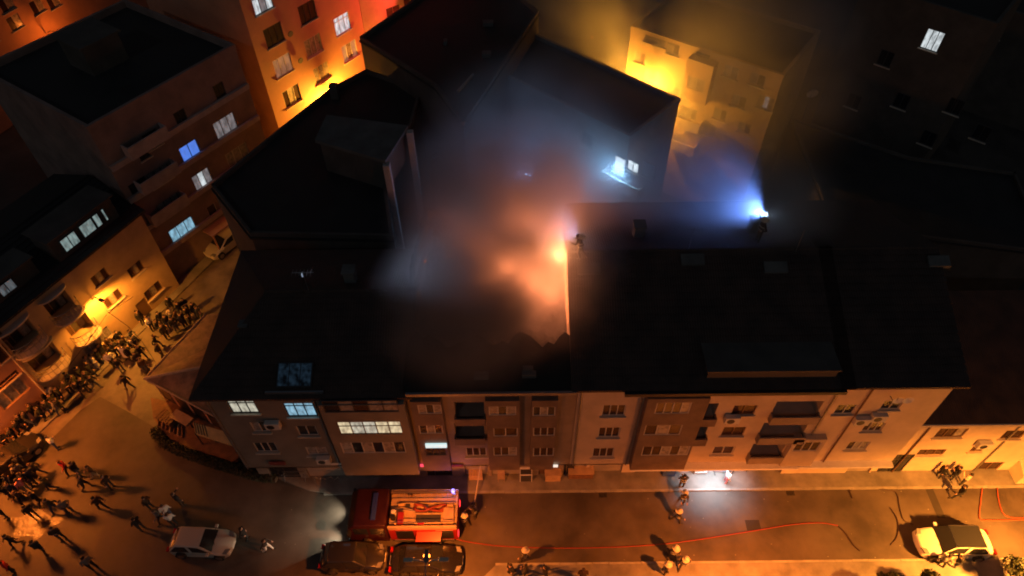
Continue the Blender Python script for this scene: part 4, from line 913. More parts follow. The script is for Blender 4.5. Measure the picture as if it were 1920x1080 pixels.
# ---------------------------------------------------------------- fire engine
p0 = at(650, 952, 2.8); p1 = at(857, 952, 2.8); yc = 17.95
ft = empty('fire_engine', ((p0.x + p1.x) / 2, yc, 0), math.pi); tag(ft, 'red fire engine with an open equipment deck and ladder, headlights on', 'fire engine')
TL = (p1.x - p0.x); h2 = 1.2; xf = TL / 2; xc = xf - 2.45   # cab from xc to xf
m = MB(); pr = [(xc, .55), (xc, 2.85), (xf - .55, 2.85), (xf - .12, 2.45), (xf - .02, 1.55), (xf, .55)]
n = len(pr); m.v = [(x, -h2, z) for x, z in pr] + [(x, h2, z) for x, z in pr]; m.f = [tuple(range(n)), tuple(range(n, 2 * n))[::-1]] + [(i, (i + 1) % n, n + (i + 1) % n, n + i) for i in range(n)]; m.m = [0] * len(m.f)
cab = m.build('cab', RED_SHADE, ft, bevel=.09, seg=3, smooth=True)
m = MB(); m.quad((xf - .075, -1.0, 1.68), (xf - .075, 1.0, 1.68), (xf - .20, 1.0, 2.38), (xf - .20, -1.0, 2.38)); m.v = [(x + .09, y, z) for x, y, z in m.v]; m.build('windshield', GLASS, cab)
for sy in (-1, 1):
    for (xa, xb) in ((xc + .15, xc + 1.0), (xc + 1.15, xf - .45)):
        m = MB(); m.box(xa, xb, sy * h2 - .012 if sy < 0 else h2 - .01, sy * h2 + .01 if sy < 0 else h2 + .014, 1.65, 2.45); m.build('side_window', GLASS, cab)
        m = MB(); m.box(xa + .05, xa + .2, min(sy * h2, sy * (h2 + .04)), max(sy * h2, sy * (h2 + .04)), 1.4, 1.45); m.build('door_handle', CHROME, cab)
    m = MB(); m.box(xf - .3, xf - .12, min(sy * (h2 - .02), sy * (h2 + .3)), max(sy * (h2 - .02), sy * (h2 + .3)), 1.9, 2.3); m.build('mirror', BLACK, cab, bevel=.03)
    m = MB(); m.box(xf - .05, xf + .03, min(sy * .7, sy * 1.08), max(sy * .7, sy * 1.08), .75, 1.0); m.build('headlight', mat('lit_headlight', (.8, .8, .8), .2, emit=(1, .95, .82), estr=6), ft)
    m = MB(); m.box(-xf - .03, -xf + .05, min(sy * .8, sy * 1.12), max(sy * .8, sy * 1.12), .9, 1.3); m.build('taillight', mat('lit_taillight', (.4, .01, .01), .3, emit=(1, .03, .03), estr=3), ft)
m = MB(); m.box(xf - .1, xf + .12, -1.15, 1.15, .4, .68); m.build('bumper', BLACK, ft, bevel=.05)
m = MB(); m.box(xc + .6, xc + .9, -.85, .85, 2.86, 3.0); m.build('light_bar', mat('blue_beacon_dark', (.03, .05, .3), .2), cab, bevel=.04)
# rear body
m = MB(); m.box(-xf, xc - .1, -h2, h2, .75, 2.2); m.build('rear_body', REDP, ft, bevel=.03)
m = MB(); m.box(-xf + .02, xc - .12, -h2 + .02, h2 - .02, 2.203, 2.26); dk = m.build('deck', CREAMP, ft)
for sy in (-1, 1):
    m = MB(); m.box(-xf, xc - .1, min(sy * (h2 - .12), sy * h2), max(sy * (h2 - .12), sy * h2), 2.263, 2.62); m.build('deck_side', CREAMP, ft, bevel=.02)
    for k in range(3):
        xa = -xf + .25 + k * 1.2; m = MB(); nn = 8
        for q in range(nn): m.box(xa, xa + 1.05, min(sy * (h2 + .002), sy * (h2 + .03)), max(sy * (h2 + .002), sy * (h2 + .03)), .95 + q * .15, 1.08 + q * .15)
        m.build('locker_shutter', CHROME if k != 1 else REDP, ft)
    m = MB(); m.box(-xf + .25, xc - .3, min(sy * (h2 - .1), sy * (h2 + .02)), max(sy * (h2 - .1), sy * (h2 + .02)), .5, .72); m.build('side_step', METAL, ft)
    for x in (xf - 1.1, -xf + 1.3):
        m = MB(); m.disc((x, sy * (h2 - .16), .5), .5, (0, 1, 0), .3, 22); wh = m.build('wheel', RUBBER, ft); m = MB(); m.disc((x, sy * (h2 + .01), .5), .28, (0, 1, 0), .05, 16); m.build('rim', METAL, wh)
# things carried on the deck (the truck faces left in the picture, so +y of the truck is the near side)
rp0 = random.Random(21)
def dbox(nm, xa, xb, ya, yb, za, zb, mt, bev=.015): m = MB(); m.box(xa, xb, ya, yb, za, zb); return m.build(nm, mt, dk, bevel=bev)
m = MB()
for y in (-.95, -.62): m.tube([(-xf + .1, y, 2.72), (xc - .2, y, 2.72)], .04, 6)
for k in range(11): m.tube([(-xf + .3 + k * .33, -.95, 2.72), (-xf + .3 + k * .33, -.62, 2.72)], .022, 6)
m.build('ladder', CHROME, dk)
dbox('tread_plate', -xf + .15, xc - .7, -.45, -.38, 2.262, 2.42, CREAMP); dbox('hatch', -xf + 1.0, -xf + 2.5, .3, .82, 2.262, 2.36, FRAMED); dbox('hatch_frame', -xf + .95, -xf + 2.55, .22, .298, 2.262, 2.44, CREAMP); dbox('hatch_frame', -xf + .95, -xf + 2.55, .822, .9, 2.262, 2.44, CREAMP)
dbox('pump_box', -xf + .2, -xf + .85, -.1, .9, 2.262, 2.5, CREAMP, .04); dbox('hose_reel_box', xc - 1.0, xc - .65, .2, .9, 2.262, 2.55, REDP); dbox('foam_can', xc - .5, xc - .25, .4, .65, 2.262, 2.7, BLACK, .05); dbox('foam_can', xc - .5, xc - .25, .1, .35, 2.262, 2.7, CLOTHW, .05)
for k in range(14):
    xx = rp0.uniform(-xf + .2, xc - .5); yy = rp0.choice((-.3, -.2, .1, .95, -1.0)) + rp0.uniform(-.06, .06); a_ = rp0.uniform(.06, .2)
    dbox('equipment_case', xx - a_, xx + a_, yy - .07, yy + .07, 2.262, 2.36 + rp0.uniform(0, .12), (REDP, FRAMED, CHROME, CANVAS, WOOD)[k % 5])
for yy in (-1.02, .98): m = MB(); m.tube([(-xf + .1, yy, 2.66), (-xf + .1, yy, 2.85), (xc - .2, yy, 2.85), (xc - .2, yy, 2.66)], .025, 6); m.build('guard_rail', CHROME, dk)
m = MB(); pts = []
for k in range(160): a = k * .42; pts.append((-xf + 1.7 + .95 * math.sin(a * .51) + .1 * math.sin(a * 3.1), -.12 + .22 * math.sin(a * 1.03), 2.3 + .05 * math.sin(a * 2.2) + .0009 * k))
m.tube(pts, .045, 5); m.build('hose_pile', HOSER, dk)
m = MB(); m.tube([(xc - .4, .0, 2.5), (xc - 1.0, .05, 2.62), (xc - 1.7, .16, 2.5)], .06, 8, r1=.03); m.build('water_monitor', CHROME, dk)
m = MB(); m.prism([(-xf + .9, h2), (-xf + 2.4, h2), (-xf + 2.5, h2 + .55), (-xf + 1.0, h2 + .55)], [1.95, 1.95, 1.75, 1.75], [2.02, 2.02, 1.82, 1.82]); m.build('open_locker_flap', REDP, ft)
for sy in (-.85, .85):
    q = ft.matrix_basis @ Vector((xf + .12, sy, .9)); lamp('SPOT', 'headlight_beam', q, 520, (1, .86, .60), .06, (-1, 0, -.42), RAD(76), 1.0)
# blue beacon at the rear, glowing on the shop fronts
m = MB(); m.tube([(-xf + .3, -h2 + .2, 2.62), (-xf + .3, -h2 + .2, 2.85)], .1, 12); m.build('blue_beacon', mat('lit_blue_beacon', (.1, .1, .5), .2, emit=(.25, .2, 1), estr=5), ft)
q = ft.matrix_basis @ Vector((-xf + .3, -h2 - .05, 2.95)); lamp('POINT', 'beacon_light', q, 14, (.30, .22, 1), .08)
q = ft.matrix_basis @ Vector((-xf - .25, 0, 1.1)); lamp('POINT', 'tail_light', q, 6, (1, .05, .03), .1)


# ---------------------------------------------------------------- hoses, pavement clutter
def hose(label, pts, mt, r=.055, z=None, closed=False):
    ps = [at(*p[:2]) for p in pts]; out = []
    for i in range(len(ps) - 1):
        a, b_, c, d = ps[max(i - 1, 0)], ps[i], ps[i + 1], ps[min(i + 2, len(ps) - 1)]
        for k in range(8):
            t = k / 8; q = .5 * ((2 * b_) + (c - a) * t + (2 * a - 5 * b_ + 4 * c - d) * t * t + (-a + 3 * b_ - 3 * c + d) * t ** 3); out.append(Vector((q.x, q.y, r + .004)))
    out.append(Vector((ps[-1].x, ps[-1].y, r + .004))); r = r * .62; o = MB().tube(out, r, 8).build('fire_hose', mt, smooth=True); tag(o, label, 'hose'); return o


hose('long red hose running from the rear of the fire engine along the street', [(846, 1008), (880, 1017), (960, 1026), (1100, 1028), (1250, 1020), (1400, 998), (1480, 985), (1535, 981), (1570, 986)], HOSER)
hose('dark hose curving towards the kerb at the end of the red hose', [(1571, 987), (1585, 1000), (1600, 1022), (1612, 1033)], HOSED, .05)
hose('short dark hose arc on the road left of the white car', [(1668, 952), (1680, 970), (1684, 990), (1680, 1010), (1670, 1022)], HOSED, .045)
hose('hose bending from the house fronts down to the white car', [(1590, 912), (1655, 918), (1680, 925), (1686, 950), (1694, 975), (1712, 984)], HOSED, .045)
hose('short dark hose end lying by the kerb', [(1588, 906), (1592, 920), (1598, 935)], HOSED, .05)
hose('orange hose looping behind the white car', [(1842, 905), (1838, 940), (1836, 972), (1855, 976), (1890, 976), (1930, 975)], HOSEO, .06)
hose('orange hose in the road by the low cream house', [(1868, 905), (1872, 940), (1885, 968), (1925, 972)], HOSEO, .06)

def prop(name, label, cat, u, v, z=.12, rz=0): p = at(u, v, z); o = empty(name, (p.x, p.y, z), rz); tag(o, label, cat); return o
def add(o, nm, mt, *bx, bev=.015): m = MB(); m.box(*bx); return m.build(nm, mt, o, bevel=bev)
o = prop('display_cabinet', 'boxy cabinet with a pale frame by the shop doors', 'cabinet', 986, 897)
add(o, 'carcass', FRAMED, -.35, .35, -.25, .25, .05, .95); add(o, 'top', CLOTHW, -.38, .38, -.28, -.2, .955, 1.0); add(o, 'side_frame', CLOTHW, -.4, -.353, -.28, .28, .05, 1.0); add(o, 'side_frame', CLOTHW, .353, .4, -.28, .28, .05, 1.0)
o = prop('chair', 'pale rounded plastic chair on the pavement behind the fire engine', 'chair', 940, 898)
add(o, 'seat', CREAMP, -.24, .24, -.24, .24, .42, .46)
m = MB(); m.prism([(-.24, .2), (.24, .2), (.2, .26), (-.2, .26)], .46, .88); m.build('backrest', CREAMP, o, bevel=.02)
for sx in (-.2, .2):
    for sy in (-.2, .2): add(o, 'leg', CREAMP, sx - .02, sx + .02, sy - .02, sy + .02, 0, .415, bev=.005)
o = prop('crate', 'pale crate standing on the pavement below the red sign', 'crate', 893, 893)
for k in range(3): add(o, 'slat', TANW, -.45, .45, -.3, -.27, .05 + k * .2, .2 + k * .2)
for k in range(5): add(o, 'lid_board', TANW, -.45 + k * .18, -.29 + k * .18, -.3, .3, .64, .67)
for sx in (-.42, .38): add(o, 'corner_post', WOOD, sx, sx + .04, -.26, -.22, 0, .635); add(o, 'corner_post', WOOD, sx, sx + .04, .22, .26, 0, .635)
o = prop('stall_counter', 'tan counter with a dark shelf beside the white lit shop sign', 'counter', 1036, 895)
add(o, 'top', TANW, -.55, .55, -.35, .3, .85, .9); add(o, 'front', TANW, -.5, .5, -.3, -.26, 0, .845); add(o, 'shelf', FRAMED, -.5, .5, -.255, .25, .4, .44); add(o, 'side', TANW, -.5, -.46, -.255, .25, .45, .845); add(o, 'side', TANW, .46, .5, -.255, .25, .45, .845)
o = prop('stall_counter', 'wide low tan counter under the pale block, next to the shutter', 'counter', 1088, 890)
add(o, 'top', TANW, -.85, .85, -.35, .3, .7, .75); add(o, 'front', WOOD, -.8, .8, -.3, -.26, 0, .695); add(o, 'side', TANW, -.8, -.76, -.255, .25, 0, .695); add(o, 'side', TANW, .76, .8, -.255, .25, 0, .695)
o = prop('poster_board', 'white framed board with a dark print leaning out beside the bright shop', 'sign board', 1386, 887, .12, RAD(8))
m = MB(); m.prism([(-.55, -.02), (.55, -.02), (.55, .03), (-.55, .03)], .3, 1.15); bd = m.build('board', CLOTHW, o); bd.rotation_euler = (RAD(-55), 0, 0); bd.location = (0, .25, .25)
m = MB(); m.quad((-.36, -.026, .45), (.1, -.026, .45), (.1, -.026, .98), (-.36, -.026, .98)); m.build('print', CL['charcoal'], bd); m = MB(); m.quad((.14, -.026, .5), (.42, -.026, .5), (.42, -.026, .92), (.14, -.026, .92)); m.build('print', BLACK, bd)
for sx in (-.5, .5): add(o, 'leg', DMETAL, sx - .02, sx + .02, .0, .04, 0, .9, bev=.004)
o = prop('banner', 'crumpled white cloth banner strung before the dark shop fronts', 'banner', 612, 897, 1.4)
m = MB(); n = 16
for i in range(n + 1): x = -.8 + 1.6 * i / n; m.v += [(x, .08 * math.sin(i * 1.3), .08 * math.sin(i * .8) + .12 * abs(x)), (x, .06 * math.cos(i * 1.1) - .12, .18 + .08 * math.sin(i * .8) + .12 * abs(x))]
for i in range(n): m.f.append((2 * i, 2 * i + 2, 2 * i + 3, 2 * i + 1)); m.m.append(0)
m.build('cloth', CLOTHW, o)
for sx in (-.8, .8): m = MB(); m.tube([(sx, 0, -1.4), (sx, 0, .25)], .02); m.build('pole', METAL, o)
o = prop('stall_rack', 'folded stall frame with rose boards by the shop on the corner', 'rack', 556, 893)
for k in range(4): add(o, 'rail', METAL, -.7, .7, -.4 + k * .22, -.36 + k * .22, .9 + .05 * k, .94 + .05 * k, bev=.005)
for sx in (-.68, .68): m = MB(); m.tube([(sx, -.4, 0), (sx, .3, 1.15)], .025); m.tube([(sx, .3, 0), (sx, -.4, .95)], .025); m.build('leg', METAL, o)
add(o, 'board', W_ROSE, -.1, .65, .0, .3, 1.16, 1.2)
o = prop('pole_ladder', 'long thin pole leaning from the road towards the shop roof', 'pole', 889, 946, 0)
q = at(901, 872, 3.1) - o.location; m = MB(); m.tube([(0, 0, 0), q], .035, 6); m.build('shaft', mat('pale_pole', (.6, .5, .38), .5), o); m = MB(); m.tube([(-.05, 0, 0), (.05, 0, .25)], .06, 6); m.build('foot', BLACK, o)
# the bright shop: ceiling tubes, shelves, counter
g = [k for k in gf3 if k[4] == 'deep'][0]; x0, x1 = 3.5 + g[0], 3.5 + g[1]
sh = empty('shop_interior', ((x0 + x1) / 2, 22.2, 0)); tag(sh, 'white lit shop interior with shelves open to the pavement', 'shop'); hw = (x1 - x0) / 2 - .05
for dx in (-.8, .8): m = MB(); m.box(dx - .5, dx + .5, -.1, .1, 2.42, 2.5); m.build('ceiling_light', mat('shop_tube', (.8, .8, .8), .4, emit=(.80, .92, 1), estr=16), sh)
m = MB(); m.box(-hw, hw, .55, .6, .1, 2.5); m.build('back_panel', WHITEP, sh)
for k in range(3): m = MB(); m.box(-hw + .1, -hw + .9, -.5, .5, .5 + k * .6, .55 + k * .6); m.build('shelf', WHITEP, sh)
m = MB(); m.box(-.2, 1.0, -.6, -.1, .1, 1.0); m.build('counter', mat('pale_blue_counter', (.45, .55, .65), .5), sh, bevel=.03)
lamp('AREA', 'shop_light', (sh.location.x, 21.0, 2.8), 170, (.70, .86, 1), 2.0, (0, -.1, -1), RAD(95))
o = prop('display_rack', 'white wire rack of goods standing in the shop light', 'rack', 1312, 884)
for k in range(4): add(o, 'shelf', CLOTHW, -.4, .4, -.22, .22, .2 + k * .35, .24 + k * .35)
for sx in (-.42, .38): add(o, 'upright', CLOTHW, sx, sx + .03, -.22, -.19, 0, 1.4, bev=.004); add(o, 'upright', CLOTHW, sx, sx + .03, .19, .22, 0, 1.4, bev=.004)
o = prop('advertising_board', 'pale blue panel standing in the light of the bright shop', 'panel', 1352, 886, .12, RAD(-6))
add(o, 'board', mat('pale_blue_panel', (.50, .60, .75), .5), -.5, .5, -.03, .03, .15, 1.3); add(o, 'foot', DMETAL, -.45, -.4, -.25, .25, 0, .05); add(o, 'foot', DMETAL, .4, .45, -.25, .25, 0, .05)
o = prop('freezer_chest', 'blue freezer chest on the pavement beside the bright shop', 'freezer', 1252, 886)
add(o, 'cabinet', mat('blue_freezer', (.05, .10, .32), .4), -.42, .42, -.3, .3, .05, .85, bev=.03); add(o, 'lid', WHITEP, -.43, .43, -.31, .31, .855, .9)
# overhead wires by the ochre house
def wire(label, pts, r=.018):
    o = MB().tube([at(*p) for p in pts], r, 5).build('overhead_wire', BLACK); tag(o, label, 'wire', 'overhead wires by the ochre house')
wire('black wire running from the ochre house front across to the annex roof', [(200, 583, 5.4), (240, 612, 5.0), (266, 640, 4.5), (292, 680, 3.6)])
wire('black wire sagging along the front of the ochre house', [(128, 688, 4.8), (165, 640, 4.9), (200, 590, 5.3)])
wire('black wire climbing from the lamp towards the crowd', [(200, 583, 5.4), (222, 575, 5.2), (250, 556, 5.3)])


# ---------------------------------------------------------------- trees and shrubs at the near edge
def tree(label, loc, h, rad, n, seed, group='trees at the near kerb'):
    root = empty('tree', loc); tag(root, label, 'tree', group); r = random.Random(seed)
    m = MB(); m.tube([(0, 0, 0), (r.uniform(-.1, .1), r.uniform(-.1, .1), h * .5), (r.uniform(-.2, .2), r.uniform(-.2, .2), h * .8)], .12, 8, r1=.05)
    for k in range(5):
        a = r.uniform(0, 6.28); m.tube([(0, 0, h * r.uniform(.4, .6)), (math.cos(a) * rad * .5, math.sin(a) * rad * .5, h * .75), (math.cos(a) * rad * .8, math.sin(a) * rad * .8, h * .85)], .05, 6, r1=.02)
    m.build('trunk', BARK, root); bl = []
    for k in range(9): a = r.uniform(0, 6.28); q = r.uniform(.2, .75) * rad; bl.append(((math.cos(a) * q, math.sin(a) * q, h * r.uniform(.68, .98)), (rad * r.uniform(.3, .5),) * 2 + (rad * .38,)))
    leaf_cloud('crown', LEAF, root, bl, n, .11, seed)
    return root


for k, (u, v, h, rad) in enumerate(((1660, 1102, 1.8, 1.1), (1735, 1104, 1.7, 1.0), (1918, 1082, 3.0, 1.4))):
    p = at(u, v, h * .8); tree(['bushy tree below the white car, nearest the dark arc of hose', 'round crowned tree below the middle of the white car', 'biggest tree, dark in the corner by the white car'][k], (p.x, p.y, .12), h, rad, 2600, 40 + k)

# ---------------------------------------------------------------- people
def capsule(m, a, ra, b, rb, k=10):
    a, b = Vector(a), Vector(b); t = (b - a); L = t.length; t = t.normalized() if L > 1e-6 else Vector((0, 0, 1))
    pts, rs = [], []
    for q in range(1, 4): an = math.pi / 2 * q / 4; pts.append(a - t * ra * math.cos(an)); rs.append(ra * math.sin(an))
    pts.append(a); rs.append(ra); pts.append(b + t * 1e-4); rs.append(rb)
    for q in range(3, 0, -1): an = math.pi / 2 * q / 4; pts.append(b + t * rb * math.cos(an)); rs.append(rb * math.sin(an))
    up = Vector((0, 0, 1)) if abs(t.z) < .9 else Vector((1, 0, 0)); e1 = t.cross(up).normalized(); e2 = t.cross(e1); i = len(m.v)
    for p, r in zip(pts, rs):
        for q in range(k): an = 2 * math.pi * q / k; m.v.append(tuple(p + (e1 * math.cos(an) + e2 * math.sin(an)) * r))
    for j in range(len(pts) - 1):
        for q in range(k): m.f.append((i + j * k + q, i + j * k + (q + 1) % k, i + (j + 1) * k + (q + 1) % k, i + (j + 1) * k + q)); m.m.append(0)
    m.f.append(tuple(i + q for q in range(k))[::-1]); m.m.append(0); m.f.append(tuple(i + (len(pts) - 1) * k + q for q in range(k))); m.m.append(0)


def person_mesh(nm, arms, legs, lean=0.0, headturn=0.0, robe=False):
    C = []                                                   # (a, ra, b, rb, region) regions: 0 skin 1 top 2 trousers 3 shoes 4 hair
    def L(p): return Vector((p[0], p[1] + lean * max(0, p[2] - .95), p[2] - abs(lean) * .12 * max(0, p[2] - .95)))
    def cap(a, ra, b, rb, reg, ln=True): C.append((L(a) if ln else Vector(a), ra, L(b) if ln else Vector(b), rb, reg))
    cap((-.075, 0, .95), .115, (.075, 0, .95), .115, 2); cap((-.07, .01, 1.1), .108, (.07, .01, 1.1), .108, 1); cap((-.095, .01, 1.28), .115, (.095, .01, 1.28), .115, 1)
    cap((-.15, 0, 1.405), .075, (.15, 0, 1.405), .075, 1); cap((0, 0, 1.0), .13, (0, 0, 1.36), .12, 1); cap((0, 0, 1.42), .058, (0, .015, 1.54), .052, 0)
    if robe: cap((-.06, 0, .45), .17, (-.05, 0, 1.0), .13, 1); cap((.06, 0, .45), .17, (.05, 0, 1.0), .13, 1)
    hd = Vector((math.sin(headturn), math.cos(headturn), 0))
    cap((0, .02, 1.60), .088, (0, .02, 1.645), .096, 0); c = Vector((0, .02, 1.6)); cap(c + hd * .088, .018, c + hd * .105 - Vector((0, 0, .02)), .016, 0)
    cap(c + hd * .06 - Vector((0, 0, .055)), .04, c + hd * .062 - Vector((0, 0, .06)), .04, 0); sd = Vector((hd.y, -hd.x, 0))
    for s in (-1, 1): cap(c + sd * s * .09, .018, c + sd * s * .098 + Vector((0, 0, .02)), .018, 0)
    cap(c - hd * .025 + Vector((0, 0, .05)), .098, c - hd * .02 + Vector((0, 0, .065)), .1, 4)
    for s, (el, wr) in zip((-1, 1), arms):
        sh = Vector((s * .19, 0, 1.40)); el = Vector((s * el[0], el[1], el[2])); wr = Vector((s * wr[0], wr[1], wr[2]))
        cap(sh, .06, el, .045, 1); cap(el, .045, wr, .033, 1); d = (wr - el).normalized(); cap(wr, .03, wr + d * .085, .034, 0)
        side = d.cross(Vector((0, 1, 0)) if abs(d.y) < .8 else Vector((0, 0, 1))).normalized(); nrm = d.cross(side)
        for k in range(4):
            p0 = wr + d * .09 + side * (k - 1.5) * .021; p1 = p0 + d * (.04, .047, .044, .034)[k] + nrm * .008; p2 = p1 + d * .028 + nrm * .02; cap(p0, .0115, p1, .011, 0); cap(p1, .011, p2, .010, 0)
        cap(wr + d * .03 + side * .03, .014, wr + d * .07 + side * .062 + nrm * .012, .012, 0)
    for s, (kn, ank) in zip((-1, 1), legs):
        hip = Vector((s * .09, 0, .93)); kn = Vector((s * .1, kn[0], kn[1])); an = Vector((s * .105, ank[0], ank[1]))
        cap(hip, .092, kn, .062, 2, False); cap(kn, .062, an, .046, 2, False); cap(an + Vector((0, -.03, -.03)), .045, an + Vector((s * .02, .15, -.045)), .036, 3, False)
    m = MB()
    for (a, ra, b, rb, _) in C: capsule(m, a, ra, b, rb)
    me = m.mesh(nm, [SKIN]); o = bpy.data.objects.new('tmp', me); COL.objects.link(o)
    md = o.modifiers.new('r', 'REMESH'); md.mode = 'VOXEL'; md.voxel_size = .0125; sm = o.modifiers.new('s', 'SMOOTH'); sm.factor = .5; sm.iterations = 2
    ev = o.evaluated_get(bpy.context.evaluated_depsgraph_get()); out = bpy.data.meshes.new_from_object(ev); bpy.data.objects.remove(o); out.name = nm
    out.materials.clear()
    for mt in (SKIN, CL['black'], CL['charcoal'], SHOE, HAIRD): out.materials.append(mt)
    n = len(out.polygons); ce = np.empty(n * 3); out.polygons.foreach_get('center', ce); ce = ce.reshape(-1, 3); best = np.full(n, 9.); reg = np.zeros(n, int)
    for (a, ra, b, rb, g) in C:
        a_, b_ = np.array(a), np.array(b); ab = b_ - a_; t = np.clip(((ce - a_) @ ab) / max(1e-9, ab @ ab), 0, 1); d = np.linalg.norm(ce - a_ - t[:, None] * ab, axis=1) - (ra + (rb - ra) * t)
        k = d < best; best[k] = d[k]; reg[k] = g
    out.polygons.foreach_set('material_index', reg); out.polygons.foreach_set('use_smooth', [True] * n); out.update(); return out


DN = ((.24, -.02, 1.12), (.25, .08, .88)); PK = ((.27, -.08, 1.13), (.19, .06, .95)); PH = ((.24, .12, 1.2), (.12, .33, 1.45)); CR = ((.25, .06, 1.14), (.02, .2, 1.2)); HP = ((.34, -.06, 1.16), (.19, .05, 1.0)); UP = ((.3, .1, 1.5), (.26, .2, 1.78)); FW = ((.22, .14, 1.18), (.18, .36, 1.2)); WA = ((.23, .12, 1.13), (.22, .28, .98)); WB = ((.23, -.14, 1.14), (.24, -.16, .9))
ST = ((0, .5), (-.01, .09)); S1 = ((.16, .52), (.22, .1)); S2 = ((-.04, .5), (-.28, .13)); BE = ((.1, .5), (-.02, .09))
POSES = [person_mesh('person', *a) for a in (((DN, DN), (ST, ST), 0, .3), ((PK, PK), (ST, BE), .02, -.3), ((PH, DN), (ST, ST), -.05, 0), ((CR, CR), (ST, ST), 0, .5), ((WA, WB), (S1, S2), .06, 0), ((WB, WA), (S2, S1), .05, .2), ((FW, FW), (BE, S2), .25, 0), ((HP, UP), (ST, ST), -.04, 0), ((DN, PK), (ST, ST), .03, -.5, True))]
m = MB(); n = 14
for j in range(6):
    a = j / 5 * math.pi / 2
    for q in range(n): t = q * 6.283 / n; rr = .132 * math.cos(a * .97); m.v.append((rr * math.cos(t), rr * 1.12 * math.sin(t), 1.63 + .15 * math.sin(a)))
for j in range(5):
    for q in range(n): m.f.append((j * n + q, j * n + (q + 1) % n, (j + 1) * n + (q + 1) % n, (j + 1) * n + q)); m.m.append(0)
i0 = len(m.v)
for rr in (.125, .19):
    for q in range(n): t = q * 6.283 / n; m.v.append((rr * math.cos(t), rr * 1.12 * math.sin(t) - (.03 if rr > .15 else 0), 1.63 - (.02 if rr > .15 else 0)))
for q in range(n): m.f.append((i0 + q, i0 + (q + 1) % n, i0 + n + (q + 1) % n, i0 + n + q)); m.m.append(0)
HELMET = m.mesh('helmet', HELM); HELMET.polygons.foreach_set('use_smooth', [True] * len(HELMET.polygons))
m = MB()
for (z, rx, ry) in ((1.0, .215, .15), (1.25, .235, .155)):
    i = len(m.v)
    for zz in (z, z + .05):
        for q in range(20): t = q * 6.283 / 20; m.v.append((rx * math.cos(t), ry * math.sin(t) + .01, zz))
    for q in range(20): m.f.append((i + q, i + (q + 1) % 20, i + 20 + (q + 1) % 20, i + 20 + q)); m.m.append(0)
BANDS = m.mesh('reflective_band', REFLECT)
rp = random.Random(11)


def person(u, v, label, pose=None, top='black', leg='charcoal', group=None, rz=None, hair=None, helmet=False, z=0.0, zpix=.9, scale=None, turnout=False):
    p = at(u, v, z + zpix); pose = rp.randrange(6) if pose is None else pose; me = POSES[pose]
    o = bpy.data.objects.new('person', me); COL.objects.link(o); s = scale or rp.uniform(.94, 1.06); o.scale = (s * 1.14, s * 1.14, s); o.location = (p.x, p.y, z); o.rotation_euler = (0, 0, rp.uniform(0, 6.28) if rz is None else rz)
    tag(o, label, 'person', group)
    ms = [SKIN, TURNOUT if turnout else CL[top], TURNOUT if turnout else CL[leg], SHOE, hair or (HAIRD if rp.random() < .75 else HAIRB)]
    for k in range(5): o.material_slots[k].link = 'OBJECT'; o.material_slots[k].material = ms[k]
    if helmet: link('helmet', HELMET, o)
    if turnout: link('reflective_band', BANDS, o)
    return o


DARKS = ['black', 'black', 'charcoal', 'navy', 'brown', 'olive', 'black', 'charcoal']; LEGS = ['black', 'charcoal', 'navy', 'denim', 'black']
ORD = 'first second third fourth fifth sixth seventh eighth ninth tenth eleventh twelfth thirteenth fourteenth fifteenth sixteenth seventeenth eighteenth nineteenth twentieth twenty-first twenty-second twenty-third twenty-fourth twenty-fifth twenty-sixth twenty-seventh twenty-eighth twenty-ninth thirtieth'.split()
def crowd(pts, place, group, rz0=None, jit=.7):
    for k, (u, v) in enumerate(sorted(pts, key=lambda p: -p[0])):
        t, l = rp.choice(DARKS), rp.choice(LEGS)
        person(u, v, f'person in {t} and {l}, {ORD[k]} from the lane, {place}', None, t, l, group, None if rz0 is None else rz0 + rp.uniform(-jit, jit))
FACE = RAD(-100)
crowd([(275, 566), (262, 596), (296, 612), (336, 580), (350, 588), (364, 580), (342, 600), (326, 608), (308, 622), (312, 602), (291, 640), (297, 656), (380, 597), (356, 604), (372, 588), (330, 594), (346, 572), (318, 570), (300, 596)], 'crowd by the annex', 'crowd at the neck of the side street', FACE)
crowd([(213, 626), (205, 644), (224, 634), (246, 630), (250, 644), (228, 650), (216, 655), (240, 662), (262, 660), (257, 672), (268, 684), (186, 668), (192, 658), (222, 684), (232, 642), (200, 634)], 'crowd under the lamp', 'crowd under the ochre house lamp', FACE)
crowd([(166, 692), (150, 702), (140, 716), (156, 720), (130, 712), (146, 728), (162, 708), (126, 726), (172, 716), (95, 732), (84, 746), (110, 738), (72, 756), (60, 770), (76, 776), (90, 764), (50, 786), (40, 790), (100, 752), (112, 760), (34, 802), (22, 814), (8, 828)], 'crowd along the house wall', 'dense crowd against the salmon house', FACE)
crowd([(12, 862), (40, 868), (88, 906), (36, 930), (0, 960), (30, 884), (66, 880), (16, 902), (46, 900), (8, 922), (24, 918), (4, 884), (58, 892)], 'around the dark car', 'bystanders around the dark car', None)
